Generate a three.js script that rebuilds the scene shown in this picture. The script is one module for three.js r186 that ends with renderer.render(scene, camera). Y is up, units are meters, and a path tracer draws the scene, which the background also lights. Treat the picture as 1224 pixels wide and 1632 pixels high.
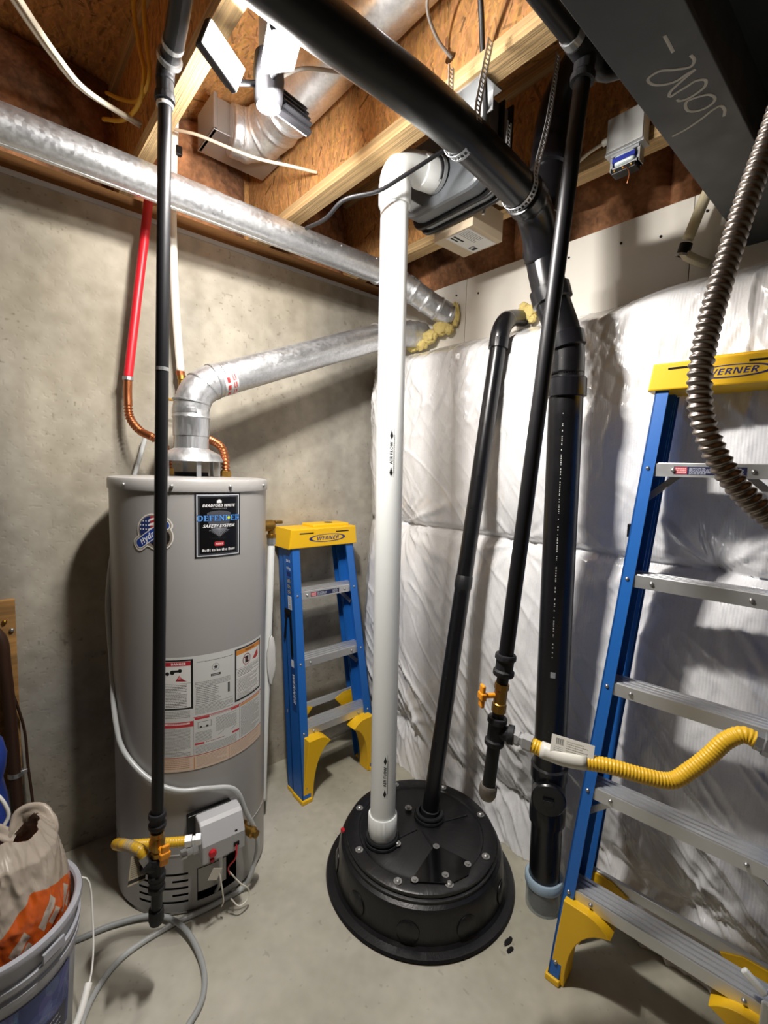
import * as THREE from 'three';
import { RoundedBoxGeometry } from 'three/addons/geometries/RoundedBoxGeometry.js';
import { mergeGeometries, mergeVertices, toCreasedNormals } from 'three/addons/utils/BufferGeometryUtils.js';
import { RectAreaLightUniformsLib } from 'three/addons/lights/RectAreaLightUniformsLib.js';

// ------------------------------------------------------------------ camera, exposure
const scene = new THREE.Scene();
scene.background = new THREE.Color(0x000000);
const camera = new THREE.PerspectiveCamera(95.2, 1224 / 1632, 0.02, 30);
camera.rotation.order = 'YXZ';
const D2R = Math.PI / 180;
camera.rotation.set(-5.2 * D2R, -41.0 * D2R, 1.7 * D2R);
camera.position.set(0, 1.38, 0);
const renderer = new THREE.WebGLRenderer({ antialias: true });
renderer.toneMapping = THREE.LinearToneMapping;
renderer.toneMappingExposure = 1.75;
renderer.shadowMap.enabled = true;
RectAreaLightUniformsLib.init();
const LAMP = 300;            // luminance of the lamp's panels
const LAMP_COLOR = 0xfffaf4;

// ------------------------------------------------------------------ helpers
const V = (x, y, z) => new THREE.Vector3(x, y, z);
const A = (p) => (p.isVector3 ? p.clone() : V(p[0], p[1], p[2]));
let seedState = 12345;
const rnd = () => { seedState = (seedState + 0x6d2b79f5) | 0; let t = Math.imul(seedState ^ (seedState >>> 15), 1 | seedState); t = (t + Math.imul(t ^ (t >>> 7), 61 | t)) ^ t; return ((t ^ (t >>> 14)) >>> 0) / 4294967296; };
const R = (a, b) => a + (b - a) * rnd();
const mix = (a, b, t) => a + (b - a) * t;
const clamp = (x, a, b) => Math.min(b, Math.max(a, x));
const sstep = (a, b, x) => { const t = clamp((x - a) / (b - a), 0, 1); return t * t * (3 - 2 * t); };
const hash = (x, y, s) => { let h = Math.imul(x, 374761393) + Math.imul(y, 668265263) + Math.imul(s, 1442695041); h = Math.imul(h ^ (h >>> 13), 1274126177); return ((h ^ (h >>> 16)) >>> 0) / 4294967296; };
function vnoise(x, y, px, py, s) {
  const ix = Math.floor(x), iy = Math.floor(y), fx = x - ix, fy = y - iy, u = fx * fx * (3 - 2 * fx), v = fy * fy * (3 - 2 * fy);
  const m = (a, p) => ((a % p) + p) % p;
  const x0 = m(ix, px), x1 = m(ix + 1, px), y0 = m(iy, py), y1 = m(iy + 1, py);
  return mix(mix(hash(x0, y0, s), hash(x1, y0, s), u), mix(hash(x0, y1, s), hash(x1, y1, s), u), v);
}
function fbm(u, v, fx, fy, oct, s) {   // u, v in 0..1, tiles
  let a = 0.5, t = 0, n = 0;
  for (let i = 0; i < oct; i++) { t += a * vnoise(u * fx, v * fy, fx, fy, s + i * 17); n += a; a *= 0.5; fx *= 2; fy *= 2; }
  return t / n;
}
const wob = (x, y, s = 1) => fbm(x / 64 + 0.5, y / 64 + 0.5, 64, 64, 3, s) * 2 - 1;   // noise with unit features

function tex(n, fn, { size = 1, srgb = true, h = n } = {}) {
  const d = new Uint8Array(n * h * 4);
  for (let j = 0; j < h; j++) for (let i = 0; i < n; i++) { const c = fn(i / n, j / h), o = (j * n + i) * 4; for (let k = 0; k < 3; k++) d[o + k] = clamp(Array.isArray(c) ? c[k] : c, 0, 255); d[o + 3] = 255; }
  const t = new THREE.DataTexture(d, n, h);
  t.wrapS = t.wrapT = THREE.RepeatWrapping; t.magFilter = THREE.LinearFilter; t.minFilter = THREE.LinearMipmapLinearFilter; t.generateMipmaps = true;
  if (srgb) t.colorSpace = THREE.SRGBColorSpace;
  const [sx, sy] = Array.isArray(size) ? size : [size, size];
  t.repeat.set(1 / sx, 1 / sy); t.needsUpdate = true; return t;
}
function canvasTex(w, h, draw, { size, srgb = true } = {}) {
  const c = document.createElement('canvas'); c.width = w; c.height = h; draw(c.getContext('2d'), w, h);
  const t = new THREE.CanvasTexture(c); if (srgb) t.colorSpace = THREE.SRGBColorSpace;
  t.anisotropy = 8;
  if (size) { t.wrapS = t.wrapT = THREE.RepeatWrapping; t.repeat.set(1 / size, 1 / size); }
  return t;
}
function decalMat(w, h, draw, rough = 0.5) {   // print with its own outline
  const c = document.createElement('canvas'); c.width = w; c.height = h; const g = c.getContext('2d'); draw(g, w, h);
  const px = g.getImageData(0, 0, w, h).data, a = document.createElement('canvas'); a.width = w; a.height = h;
  const ga = a.getContext('2d'), im = ga.createImageData(w, h);
  for (let i = 0; i < w * h; i++) { im.data[i * 4] = im.data[i * 4 + 1] = im.data[i * 4 + 2] = px[i * 4 + 3]; im.data[i * 4 + 3] = 255; }
  ga.putImageData(im, 0, 0);
  const t = new THREE.CanvasTexture(c); t.colorSpace = THREE.SRGBColorSpace;
  return new THREE.MeshStandardMaterial({ map: t, alphaMap: new THREE.CanvasTexture(a), transparent: true, roughness: rough, side: THREE.DoubleSide });
}

// geometry ---------------------------------------------------------
function scaleUV(g, su, sv) { const uv = g.attributes.uv; for (let i = 0; i < uv.count; i++) uv.setXY(i, uv.getX(i) * su, uv.getY(i) * sv); return g; }
function orient(g, a, dir) { const q = new THREE.Quaternion().setFromUnitVectors(V(0, 1, 0), dir.clone().normalize()); g.applyQuaternion(q); g.translate(a.x, a.y, a.z); return g; }
function cyl(a, b, r0, r1 = r0, n = 24, open = false) {
  a = A(a); b = A(b); const d = b.clone().sub(a), L = d.length();
  const g = new THREE.CylinderGeometry(r1, r0, L, n, 1, open); scaleUV(g, 2 * Math.PI * r0, L); g.translate(0, L / 2, 0);
  return orient(g, a, d);
}
function lathe(profile, a, dir = V(0, 1, 0), n = 32) {
  const g = new THREE.LatheGeometry(profile.map(([r, h]) => new THREE.Vector2(Math.max(r, 1e-5), h)), n);
  const rm = Math.max(...profile.map((p) => p[0])); scaleUV(g, 2 * Math.PI * rm, Math.abs(profile[profile.length - 1][1] - profile[0][1]) || 0.1);
  return toCreasedNormals(orient(g, A(a), A(dir)), 0.6);
}
function tube(pts, r, { n = 10, per = 0.012, seg, tension = 0.5, caps = true, rf } = {}) {   // rf(s, theta): radius along the run
  const curve = new THREE.CatmullRomCurve3(pts.map(A), false, 'centripetal', tension), L = curve.getLength();
  const S = seg ?? Math.max(6, Math.ceil(L / per)), fr = curve.computeFrenetFrames(S, false), pos = [], uv = [], idx = [];
  for (let i = 0; i <= S; i++) {
    const p = curve.getPointAt(i / S), N = fr.normals[i], B = fr.binormals[i];
    for (let j = 0; j <= n; j++) {
      const t = (j / n) * Math.PI * 2, rr = rf ? rf((i / S) * L, t) : r, c = Math.cos(t) * rr, s = Math.sin(t) * rr;
      pos.push(p.x + N.x * c + B.x * s, p.y + N.y * c + B.y * s, p.z + N.z * c + B.z * s); uv.push((j / n) * 2 * Math.PI * r, (i / S) * L);
    }
  }
  for (let i = 0; i < S; i++) for (let j = 0; j < n; j++) { const a = i * (n + 1) + j, b = a + n + 1; idx.push(a, a + 1, b, b, a + 1, b + 1); }
  if (caps) for (const i of [0, S]) {
    const p = curve.getPointAt(i / S), c = pos.length / 3; pos.push(p.x, p.y, p.z); uv.push(0, 0);
    for (let j = 0; j < n; j++) { const a = i * (n + 1) + j; if (i) idx.push(c, a, a + 1); else idx.push(c, a + 1, a); }
  }
  const g = new THREE.BufferGeometry(); g.setAttribute('position', new THREE.Float32BufferAttribute(pos, 3)); g.setAttribute('uv', new THREE.Float32BufferAttribute(uv, 2)); g.setIndex(idx); g.computeVertexNormals();
  return g;
}
function boxUV(g, long = 'x') {   // uv in metres, u runs along the long axis
  g = g.index ? g.toNonIndexed() : g; const p = g.attributes.position, n = g.attributes.normal, uv = new Float32Array(p.count * 2), ax = { x: 0, y: 1, z: 2 }[long];
  for (let i = 0; i < p.count; i += 3) {
    const f = [0, 1, 2].map((k) => Math.abs(n.getComponent(i, k) + n.getComponent(i + 1, k) + n.getComponent(i + 2, k))), m = f.indexOf(Math.max(...f));
    let a = ax, b; if (m === ax) { a = (ax + 1) % 3; b = (ax + 2) % 3; } else b = 3 - ax - m;
    for (let k = 0; k < 3; k++) { uv[(i + k) * 2] = p.getComponent(i + k, a); uv[(i + k) * 2 + 1] = p.getComponent(i + k, b); }
  }
  g.setAttribute('uv', new THREE.BufferAttribute(uv, 2)); return g;
}
function box(x0, x1, y0, y1, z0, z1, { bev = 0, long = 'x' } = {}) {
  const w = x1 - x0, h = y1 - y0, d = z1 - z0, g = bev ? new RoundedBoxGeometry(w, h, d, 2, bev) : new THREE.BoxGeometry(w, h, d);
  g.translate((x0 + x1) / 2, (y0 + y1) / 2, (z0 + z1) / 2); return boxUV(g, long);
}
function bbox(c, w, h, d, rot, bev = 0.003) {   // box about a centre, turned by a quaternion or a basis [X, Y, Z]
  const g = bev ? new RoundedBoxGeometry(w, h, d, 2, bev) : new THREE.BoxGeometry(w, h, d); const g2 = boxUV(g, 'x');
  if (rot) { if (rot.isQuaternion) g2.applyQuaternion(rot); else g2.applyMatrix4(new THREE.Matrix4().makeBasis(rot[0], rot[1], rot[2])); }
  c = A(c); g2.translate(c.x, c.y, c.z); return g2;
}
function hexa(b, t) {   // prism between two quads, b and t given counter-clockwise seen from above
  const f = [[b[3], b[2], b[1], b[0]], [t[0], t[1], t[2], t[3]]]; for (let i = 0; i < 4; i++) { const j = (i + 1) % 4; f.push([b[i], b[j], t[j], t[i]]); }
  const pos = []; for (const q of f) for (const k of [0, 1, 2, 0, 2, 3]) pos.push(q[k][0], q[k][1], q[k][2]);
  const g = new THREE.BufferGeometry(); g.setAttribute('position', new THREE.Float32BufferAttribute(pos, 3)); g.computeVertexNormals(); g.setAttribute('uv', new THREE.Float32BufferAttribute(new Float32Array(pos.length / 3 * 2), 2)); return boxUV(g, 'y');
}
const strut = (xb0, xb1, zb0, zb1, yb, xt0, xt1, zt0, zt1, yt) => hexa([[xb0, yb, zb1], [xb1, yb, zb1], [xb1, yb, zb0], [xb0, yb, zb0]], [[xt0, yt, zt1], [xt1, yt, zt1], [xt1, yt, zt0], [xt0, yt, zt0]]);
function merge(list) { list = list.map((g) => { g = g.index ? g.toNonIndexed() : g; for (const k of Object.keys(g.attributes)) if (!['position', 'normal', 'uv'].includes(k)) g.deleteAttribute(k); return g; }); return list.length === 1 ? list[0] : mergeGeometries(list); }
function extrude(shape, depth, bevel = 0, seg = 2, curve = 10) { return new THREE.ExtrudeGeometry(shape, { depth, bevelEnabled: bevel > 0, bevelThickness: bevel, bevelSize: bevel, bevelSegments: seg, curveSegments: curve, steps: 1 }); }
const poly = (pts) => new THREE.Shape(pts.map(([x, y]) => new THREE.Vector2(x, y)));
function ball(c, r, n = 10, sy = 1) { const g = new THREE.SphereGeometry(r, n, Math.max(6, n * 0.7 | 0)); g.scale(1, sy, 1); c = A(c); g.translate(c.x, c.y, c.z); return g; }
function lump(c, r, amp, freq, s, sc = [1, 1, 1], det = 4) {   // uneven blob
  let g = new THREE.IcosahedronGeometry(1, det); g = mergeVertices(g.deleteAttribute('normal').deleteAttribute('uv')); const p = g.attributes.position; c = A(c);
  for (let i = 0; i < p.count; i++) { const x = p.getX(i), y = p.getY(i), z = p.getZ(i), k = r * (1 + amp * (wob(x * freq + 9, y * freq + z * freq * 0.7, s) + 0.5 * wob(z * freq * 2, x * freq * 2 - y * freq, s + 5))); p.setXYZ(i, c.x + x * k * sc[0], c.y + y * k * sc[1], c.z + z * k * sc[2]); }
  g.computeVertexNormals(); const uv = new Float32Array(p.count * 2); for (let i = 0; i < p.count; i++) { uv[i * 2] = p.getX(i) + p.getZ(i); uv[i * 2 + 1] = p.getY(i); } g.setAttribute('uv', new THREE.BufferAttribute(uv, 2)); return g;
}

function sheet(c, X, Y, w, h) {   // a thin flat slip of paper
  X = A(X).normalize(); Y = A(Y); Y.addScaledVector(X, -Y.dot(X)).normalize(); const Z = X.clone().cross(Y), g = new THREE.BoxGeometry(w, h, 0.0006); g.applyMatrix4(new THREE.Matrix4().makeBasis(X, Y, Z)); c = A(c); g.translate(c.x, c.y, c.z); return g;
}
// objects ----------------------------------------------------------
const taken = new Map(), baseOf = new Map();
function numbered(n) { const k = taken.get(n) ?? 0; taken.set(n, k + 1); return k ? n + '_' + String(k).padStart(3, '0') : n; }
function tag(o, label, category, group, kind) { Object.assign(o.userData, { label, category }); if (group) o.userData.group = group; if (kind) o.userData.kind = kind; return o; }
function thing(name, label, category, at, group, kind) { const o = new THREE.Group(); o.name = numbered(name); o.position.copy(A(at)); baseOf.set(o, A(at)); scene.add(o); return tag(o, label, category, group, kind); }
function part(name, geo, mat, parent, label) {   // geometry given in world space
  const g = Array.isArray(geo) ? merge(geo) : geo, b = baseOf.get(parent); g.translate(-b.x, -b.y, -b.z);
  const m = new THREE.Mesh(g, mat); m.name = name; parent.add(m); baseOf.set(m, b); if (label) m.userData.label = label; return m;
}
function spot(name, geo, mat, parent, at, quat) { const b = baseOf.get(parent), m = new THREE.Mesh(geo, mat); m.name = name; m.position.copy(A(at)).sub(b); if (quat) m.quaternion.copy(quat); parent.add(m); baseOf.set(m, A(at)); return m; }   // a shared geometry
function single(name, geo, mat, label, category, at, group, kind) {   // a thing that is one mesh
  const g = Array.isArray(geo) ? merge(geo) : geo; at = A(at); g.translate(-at.x, -at.y, -at.z);
  const m = new THREE.Mesh(g, mat); m.name = numbered(name); m.position.copy(at); scene.add(m); baseOf.set(m, at); return tag(m, label, category, group, kind);
}

// ------------------------------------------------------------------ materials
const std = (o) => new THREE.MeshStandardMaterial(o), phys = (o) => new THREE.MeshPhysicalMaterial(o);
const concreteMap = tex(1024, (u, v) => {
  const a = fbm(u, v, 5, 5, 5, 3), b = fbm(u, v, 60, 60, 3, 9), c = fbm(u, v, 14, 3, 4, 21), st = fbm(u, v, 24, 2, 3, 33);
  let k = 152 + (a - 0.5) * 56 + (b - 0.5) * 26 + (c - 0.5) * 30 + (st - 0.5) * 22;
  const pit = fbm(u, v, 220, 220, 1, 51), zone = fbm(u, v, 9, 9, 3, 71); if (pit > 0.86 && zone > 0.52) k -= 34 * (pit - 0.86) / 0.14;
  const warm = (fbm(u, v, 6, 4, 3, 91) - 0.5) * 16; return [k + 7 + warm * 0.5, k + 1, k - 12 - warm];
}, { size: 2.2 });
const concreteBump = tex(512, (u, v) => 128 + (fbm(u, v, 24, 24, 4, 5) - 0.5) * 120 - (fbm(u, v, 140, 140, 1, 51) > 0.84 ? 50 : 0), { size: 1.3, srgb: false });
const floorMap = tex(1024, (u, v) => {
  const a = fbm(u, v, 4, 4, 5, 103), b = fbm(u, v, 90, 90, 2, 109), c = fbm(u, v, 11, 11, 4, 121);
  let k = 170 + (a - 0.5) * 46 + (b - 0.5) * 14 + (c - 0.5) * 34; const sp = fbm(u, v, 160, 160, 1, 151); if (sp > 0.94) k -= 14;
  return [k + 3, k - 1, k - 16 + (a - 0.5) * 14];
}, { size: 2.4 });
const floorBump = tex(512, (u, v) => 128 + (fbm(u, v, 16, 16, 4, 15) - 0.5) * 90, { size: 1.1, srgb: false });
const osb = canvasTex(1024, 1024, (g, w, h) => {
  g.fillStyle = '#b98a52'; g.fillRect(0, 0, w, h);
  for (let i = 0; i < 5200; i++) {
    const L = R(24, 110), W = R(4, 17), x = R(0, w), y = R(0, h), a = (rnd() - 0.5) * (rnd() < 0.7 ? 1.1 : 3.1), t = rnd(), d = t < 0.07 ? R(95, 125) : R(160, 232);
    g.fillStyle = `rgba(${d | 0},${(d * (0.69 + 0.08 * rnd())) | 0},${(d * (0.38 + 0.13 * rnd())) | 0},${R(0.3, 0.75)})`;
    for (const dx of [-w, 0, w]) for (const dy of [-h, 0, h]) { if (x + dx < -120 || x + dx > w + 120 || y + dy < -120 || y + dy > h + 120) continue; g.save(); g.translate(x + dx, y + dy); g.rotate(a + Math.PI / 2); g.fillRect(-L / 2, -W / 2, L, W); g.restore(); }
  }
}, { size: 0.62 });
const lumberMap = tex(512, (u, v) => {
  const g = fbm(u, v, 2, 36, 4, 201), f = fbm(u, v, 6, 140, 2, 207), a = fbm(u, v, 3, 3, 3, 211), k = 0.84 + (g - 0.5) * 0.3 + (f - 0.5) * 0.16 + (a - 0.5) * 0.16;
  return [224 * k, 188 * k, 134 * k];
}, { size: [0.9, 0.22] });
const lumberBump = tex(512, (u, v) => 128 + (fbm(u, v, 3, 110, 3, 301) - 0.5) * 200 + (fbm(u, v, 40, 60, 2, 305) - 0.5) * 60, { size: [0.5, 0.2], srgb: false });
const plyMap = tex(512, (u, v) => { const g = fbm(u, v, 26, 2, 4, 221), k = 0.78 + (g - 0.5) * 0.4 + (fbm(u, v, 120, 6, 2, 225) - 0.5) * 0.14; return [214 * k, 160 * k, 92 * k]; }, { size: [0.5, 0.9] });
const spangle = tex(512, (u, v) => { const x = u * 40, y = v * 40; let b = 9, id = 0; for (let j = -1; j < 2; j++) for (let i = -1; i < 2; i++) { const cx = Math.floor(x) + i, cy = Math.floor(y) + j, hx = ((cx % 40) + 40) % 40, hy = ((cy % 40) + 40) % 40, dx = cx + hash(hx, hy, 7) - x, dy = cy + hash(hx, hy, 8) - y, d = dx * dx + dy * dy; if (d < b) { b = d; id = hash(hx, hy, 9); } } return 78 + id * 40 + (fbm(u, v, 6, 6, 4, 401) - 0.5) * 50; }, { size: 0.4, srgb: false });
const spangleCol = tex(512, (u, v) => { const a = fbm(u, v, 8, 8, 4, 411), k = 205 + (a - 0.5) * 50 + (fbm(u, v, 80, 80, 2, 415) - 0.5) * 26; return [k, k + 2, k + 5]; }, { size: 0.45 });
const fibreMap = tex(512, (u, v) => { const a = fbm(u, v, 5, 5, 5, 501), f = fbm(u, v, 60, 60, 3, 507), k = 0.85 + (a - 0.5) * 0.9 + (f - 0.5) * 0.35; return [158 * k + 18, 112 * k + 12, 78 * k + 8]; }, { size: 0.6 });
const filmBump = tex(512, (u, v) => 128 + 42 * Math.sin(u * Math.PI * 2 * 60) * (0.4 + fbm(u, v, 5, 5, 3, 601)) + (fbm(u, v, 18, 30, 4, 605) - 0.5) * 130, { size: 0.45, srgb: false });
const filmMap = tex(256, (u, v) => { const k = 234 + (fbm(u, v, 6, 6, 3, 611) - 0.5) * 14 - (Math.abs(fbm(u, v, 90, 90, 2, 615) - 0.5) < 0.02 ? 7 : 0); return [k, k, k + 1]; }, { size: 0.5 });
const rubBump = tex(256, (u, v) => 128 + (fbm(u, v, 40, 40, 3, 701) - 0.5) * 160, { size: 0.12, srgb: false });
const grimeRough = (lo, hi, s) => tex(256, (u, v) => { const k = mix(lo, hi, fbm(u, v, 9, 9, 4, s)) * 255; return [k, k, k]; }, { size: 0.3, srgb: false });

const M = {
  wall: std({ map: concreteMap, bumpMap: concreteBump, bumpScale: 0.0025, roughness: 0.92 }),
  floor: std({ map: floorMap, bumpMap: floorBump, bumpScale: 0.0012, roughness: 0.72 }),
  osb: std({ map: osb, roughness: 0.85 }),
  lumber: std({ map: lumberMap, bumpMap: lumberBump, bumpScale: 0.0012, roughness: 0.82 }),
  ply: std({ map: plyMap, roughness: 0.75 }),
  drywall: std({ color: 0xded9cf, roughness: 0.85 }),
  fibre: std({ map: fibreMap, roughness: 1 }),
  sill: std({ map: lumberMap, color: 0x9c8468, roughness: 0.9 }),  // treated lumber, tint also darkened for the shade under the duct
  foamStrip: std({ color: 0xa9adb0, roughness: 0.8 }),
  steel: std({ color: 0x3d4144, roughness: 0.7, roughnessMap: grimeRough(0.75, 1, 811) }),
  chalk: std({ color: 0xb8b6ae, roughness: 1 }),
  galv: std({ map: spangleCol, metalness: 0.88, roughness: 1, roughnessMap: spangle }),
  galvDull: std({ color: 0xb4b6b8, metalness: 0.9, roughness: 0.45 }),
  iron: std({ color: 0x1a1a1d, metalness: 0.35, roughness: 0.42, bumpMap: rubBump, bumpScale: 0.00008 }),
  castIron: std({ color: 0x242427, metalness: 0.3, roughness: 0.62, bumpMap: rubBump, bumpScale: 0.0006 }),
  abs: std({ color: 0x0f0f12, roughness: 0.36, roughnessMap: grimeRough(0.7, 1, 821) }),
  absHub: std({ color: 0x131317, roughness: 0.28 }),
  rubber: std({ color: 0x16171a, roughness: 0.5 }),
  poly: std({ color: 0x101013, roughness: 0.46, bumpMap: rubBump, bumpScale: 0.0005, roughnessMap: grimeRough(0.65, 1, 831) }),
  pvc: phys({ color: 0xe9ecea, roughness: 0.38, clearcoat: 0.15, clearcoatRoughness: 0.3 }),
  pvcEdge: std({ color: 0xf4f4f0, roughness: 0.5 }),
  blackPlastic: std({ color: 0x0b0b0c, roughness: 0.35 }),
  paint: phys({ color: 0xa3a19f, roughness: 0.42, clearcoat: 0.35, clearcoatRoughness: 0.3 }),
  dark: std({ color: 0x070707, roughness: 0.9 }),
  chrome: std({ color: 0xd8d9da, metalness: 0.75, roughness: 0.32 }),
  screw: std({ color: 0xb4b4b2, metalness: 0.85, roughness: 0.35 }),
  copper: std({ color: 0xb8714a, metalness: 0.95, roughness: 0.34 }),
  brass: std({ color: 0xa8823f, metalness: 0.95, roughness: 0.38 }),
  red: std({ color: 0xc01625, roughness: 0.42 }),
  pexWhite: std({ color: 0xe9e6da, roughness: 0.45 }),
  cream: std({ color: 0xd9cfae, roughness: 0.45 }),
  blue: std({ color: 0x1d63b4, roughness: 0.42 }),
  yellow: std({ color: 0xf0bd12, roughness: 0.46 }),
  yellowCoat: std({ color: 0xe3b52c, roughness: 0.4 }),
  orange: std({ color: 0xe8930e, roughness: 0.45 }),
  alu: std({ color: 0xd2d4d6, metalness: 0.72, roughness: 0.5, roughnessMap: grimeRough(0.55, 1, 841) }),
  film: phys({ map: filmMap, bumpMap: filmBump, bumpScale: 0.0009, roughness: 0.26, clearcoat: 1, clearcoatRoughness: 0.08 }),
  foam: std({ color: 0xdcc77e, roughness: 0.9, bumpMap: rubBump, bumpScale: 0.002 }),
  clearTube: phys({ color: 0xd8dbdb, roughness: 0.25, transmission: 0.3, thickness: 0, ior: 1.45 }),
  greyTube: phys({ color: 0xb4b7b7, roughness: 0.35, transmission: 0.2, thickness: 0 }),
  romexW: std({ color: 0xd8cdb8, roughness: 0.55 }),
  romexY: std({ color: 0xd9a93a, roughness: 0.5 }),
  cableBlack: std({ color: 0x17171a, roughness: 0.5 }),
  cableGrey: std({ color: 0x8f8a84, roughness: 0.55 }),
  whiteMetal: std({ color: 0xd5d7d4, roughness: 0.5, metalness: 0.1 }),
  lampBody: std({ color: 0x2c2c30, roughness: 0.5, metalness: 0.3 }),
  lampGlow: std({ color: 0xffffff, emissive: LAMP_COLOR, emissiveIntensity: 9, roughness: 0.5 }),
  flexSteel: std({ color: 0x9c938c, metalness: 1, roughness: 0.33 }),
  paper: std({ color: 0xd9d4c6, roughness: 0.8 }),
  tagOld: std({ color: 0xa99f8a, roughness: 0.85 }),
  bucket: std({ color: 0xa9abb4, roughness: 0.42 }),
  bronze: std({ color: 0x3b2417, roughness: 0.55 }),
  blueBottle: phys({ color: 0x3a56b8, roughness: 0.3, transmission: 0.25, thickness: 0 }),
  clearCoupling: phys({ color: 0xdbe2e6, roughness: 0.15, transmission: 0.8, thickness: 0 }),
  cardboard: std({ color: 0xc9b79d, roughness: 0.8 }),
};

// ------------------------------------------------------------------ the room
const XW = 1.62, ZW = -1.87, YJ = 2.29, YS = 2.70, XB = -2.9, ZB = 2.9;
single('floor', box(XB - 0.2, XW + 0.2, -0.14, 0, ZW - 0.2, ZB + 0.2), M.floor, 'smooth grey concrete basement floor', 'floor', [0, 0, 0], null, 'structure');
single('wall_left', box(XB - 0.2, XW + 0.2, 0, 2.222, ZW - 0.2, ZW), M.wall, 'bare poured concrete wall behind the water heater', 'wall', [0, 0, ZW], null, 'structure');
{
  const w = thing('wall_right', 'white drywall panels above the insulation blanket', 'wall', [XW, 0, 0], null, 'structure');
  const zs = [ZW, -1.365, -0.515, 0.7, 1.9, ZB];
  for (let i = 0; i < 5; i++) part('panel', box(XW, XW + 0.1, 0, 2.205, zs[i] + 0.0012, zs[i + 1] - 0.0012, { long: 'z' }), M.drywall, w);
  part('backing', box(XW + 0.1, XW + 0.25, 0, 2.205, ZW, ZB), M.wall, w);
  const sg = new THREE.CylinderGeometry(0.004, 0.004, 0.003, 10).rotateZ(Math.PI / 2);
  for (const [z, y] of [[-1.42, 2.15], [-1.42, 2.02], [-1.3, 2.13], [-0.9, 2.15], [-0.6, 2.12], [-0.72, 2.14], [-0.48, 2.15]]) spot('screw', sg, M.dark, w, [XW - 0.001, y, z]);
}
single('wall_rear', box(XB - 0.2, XW + 0.2, 0, YS, ZB, ZB + 0.2), M.wall, 'bare concrete wall behind the viewer', 'wall', [0, 0, ZB], null, 'structure');
single('wall_far', box(XB - 0.2, XB, 0, YS, ZW, ZB, { long: 'z' }), M.wall, 'bare concrete wall at the far end of the basement', 'wall', [XB, 0, 0], null, 'structure');
single('ceiling', box(XB - 0.2, XW + 0.3, YS, YS + 0.03, ZW - 0.2, ZB + 0.2), M.osb, 'underside of the wooden floor deck above the joists', 'ceiling', [0, YS, 0], null, 'structure');
// sill and rim boards
single('trim_1', box(XB, XW + 0.2, 2.222, 2.238, ZW - 0.16, ZW + 0.004), M.foamStrip, 'thin grey foam sealer strip on top of the concrete wall', 'sealer strip', [0, 2.222, ZW], null, 'structure');
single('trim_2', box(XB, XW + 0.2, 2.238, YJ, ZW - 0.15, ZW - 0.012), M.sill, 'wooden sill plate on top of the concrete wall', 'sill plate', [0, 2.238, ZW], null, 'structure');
single('trim_3', box(XB, XW + 0.2, YJ, YS, ZW - 0.18, ZW - 0.14), M.osb, 'rim board above the concrete wall', 'rim board', [0, YJ, ZW], null, 'structure');
single('trim_4', box(XW + 0.12, XW + 0.16, 2.205, YS, ZW, ZB, { long: 'z' }), M.osb, 'rim board above the drywall', 'rim board', [XW, YJ, 0], null, 'structure');
// joists: wooden chords with an OSB web
function joist(xr, wch, label, hole) {
  const o = thing('floor_joist', label, 'joist', [xr - wch / 2, YJ, ZW], 'floor joists overhead', 'structure'), xc = xr - wch / 2;
  part('bottom_chord', box(xr - wch, xr, YJ, YJ + 0.038, ZW - 0.13, ZB, { bev: 0.0015, long: 'z' }), M.lumber, o);
  part('top_chord', box(xr - wch, xr, YS - 0.038, YS, ZW - 0.13, ZB, { long: 'z' }), M.lumber, o);
  const s = poly([[-ZB, YJ + 0.034], [-(ZW - 0.13), YJ + 0.034], [-(ZW - 0.13), YS - 0.034], [-ZB, YS - 0.034]]);
  if (hole) for (const [z, y, r] of hole) { const p = new THREE.Path(); p.absellipse(-z, y, r, r * 0.8, 0, Math.PI * 2, true); s.holes.push(p); }
  const g = extrude(s, 0.0095); g.rotateY(Math.PI / 2); g.translate(xc - 0.00475, 0, 0); part('web', boxUV(g, 'z'), M.osb, o);
}
joist(0.441, 0.045, 'wooden floor joist just left of the glowing lamp');
joist(0.956, 0.06, 'floor joist with bright orange flake-board web right of the lamp', [[-0.86, 2.40, 0.017], [-1.455, 2.385, 0.008]]);
joist(1.471, 0.06, 'floor joist nearest the white drywall, behind the black drain stack');
for (let k = 0; k < 6; k++) joist(-0.074 - k * 0.515, 0.06, 'floor joist overhead toward the far end of the basement');
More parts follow.
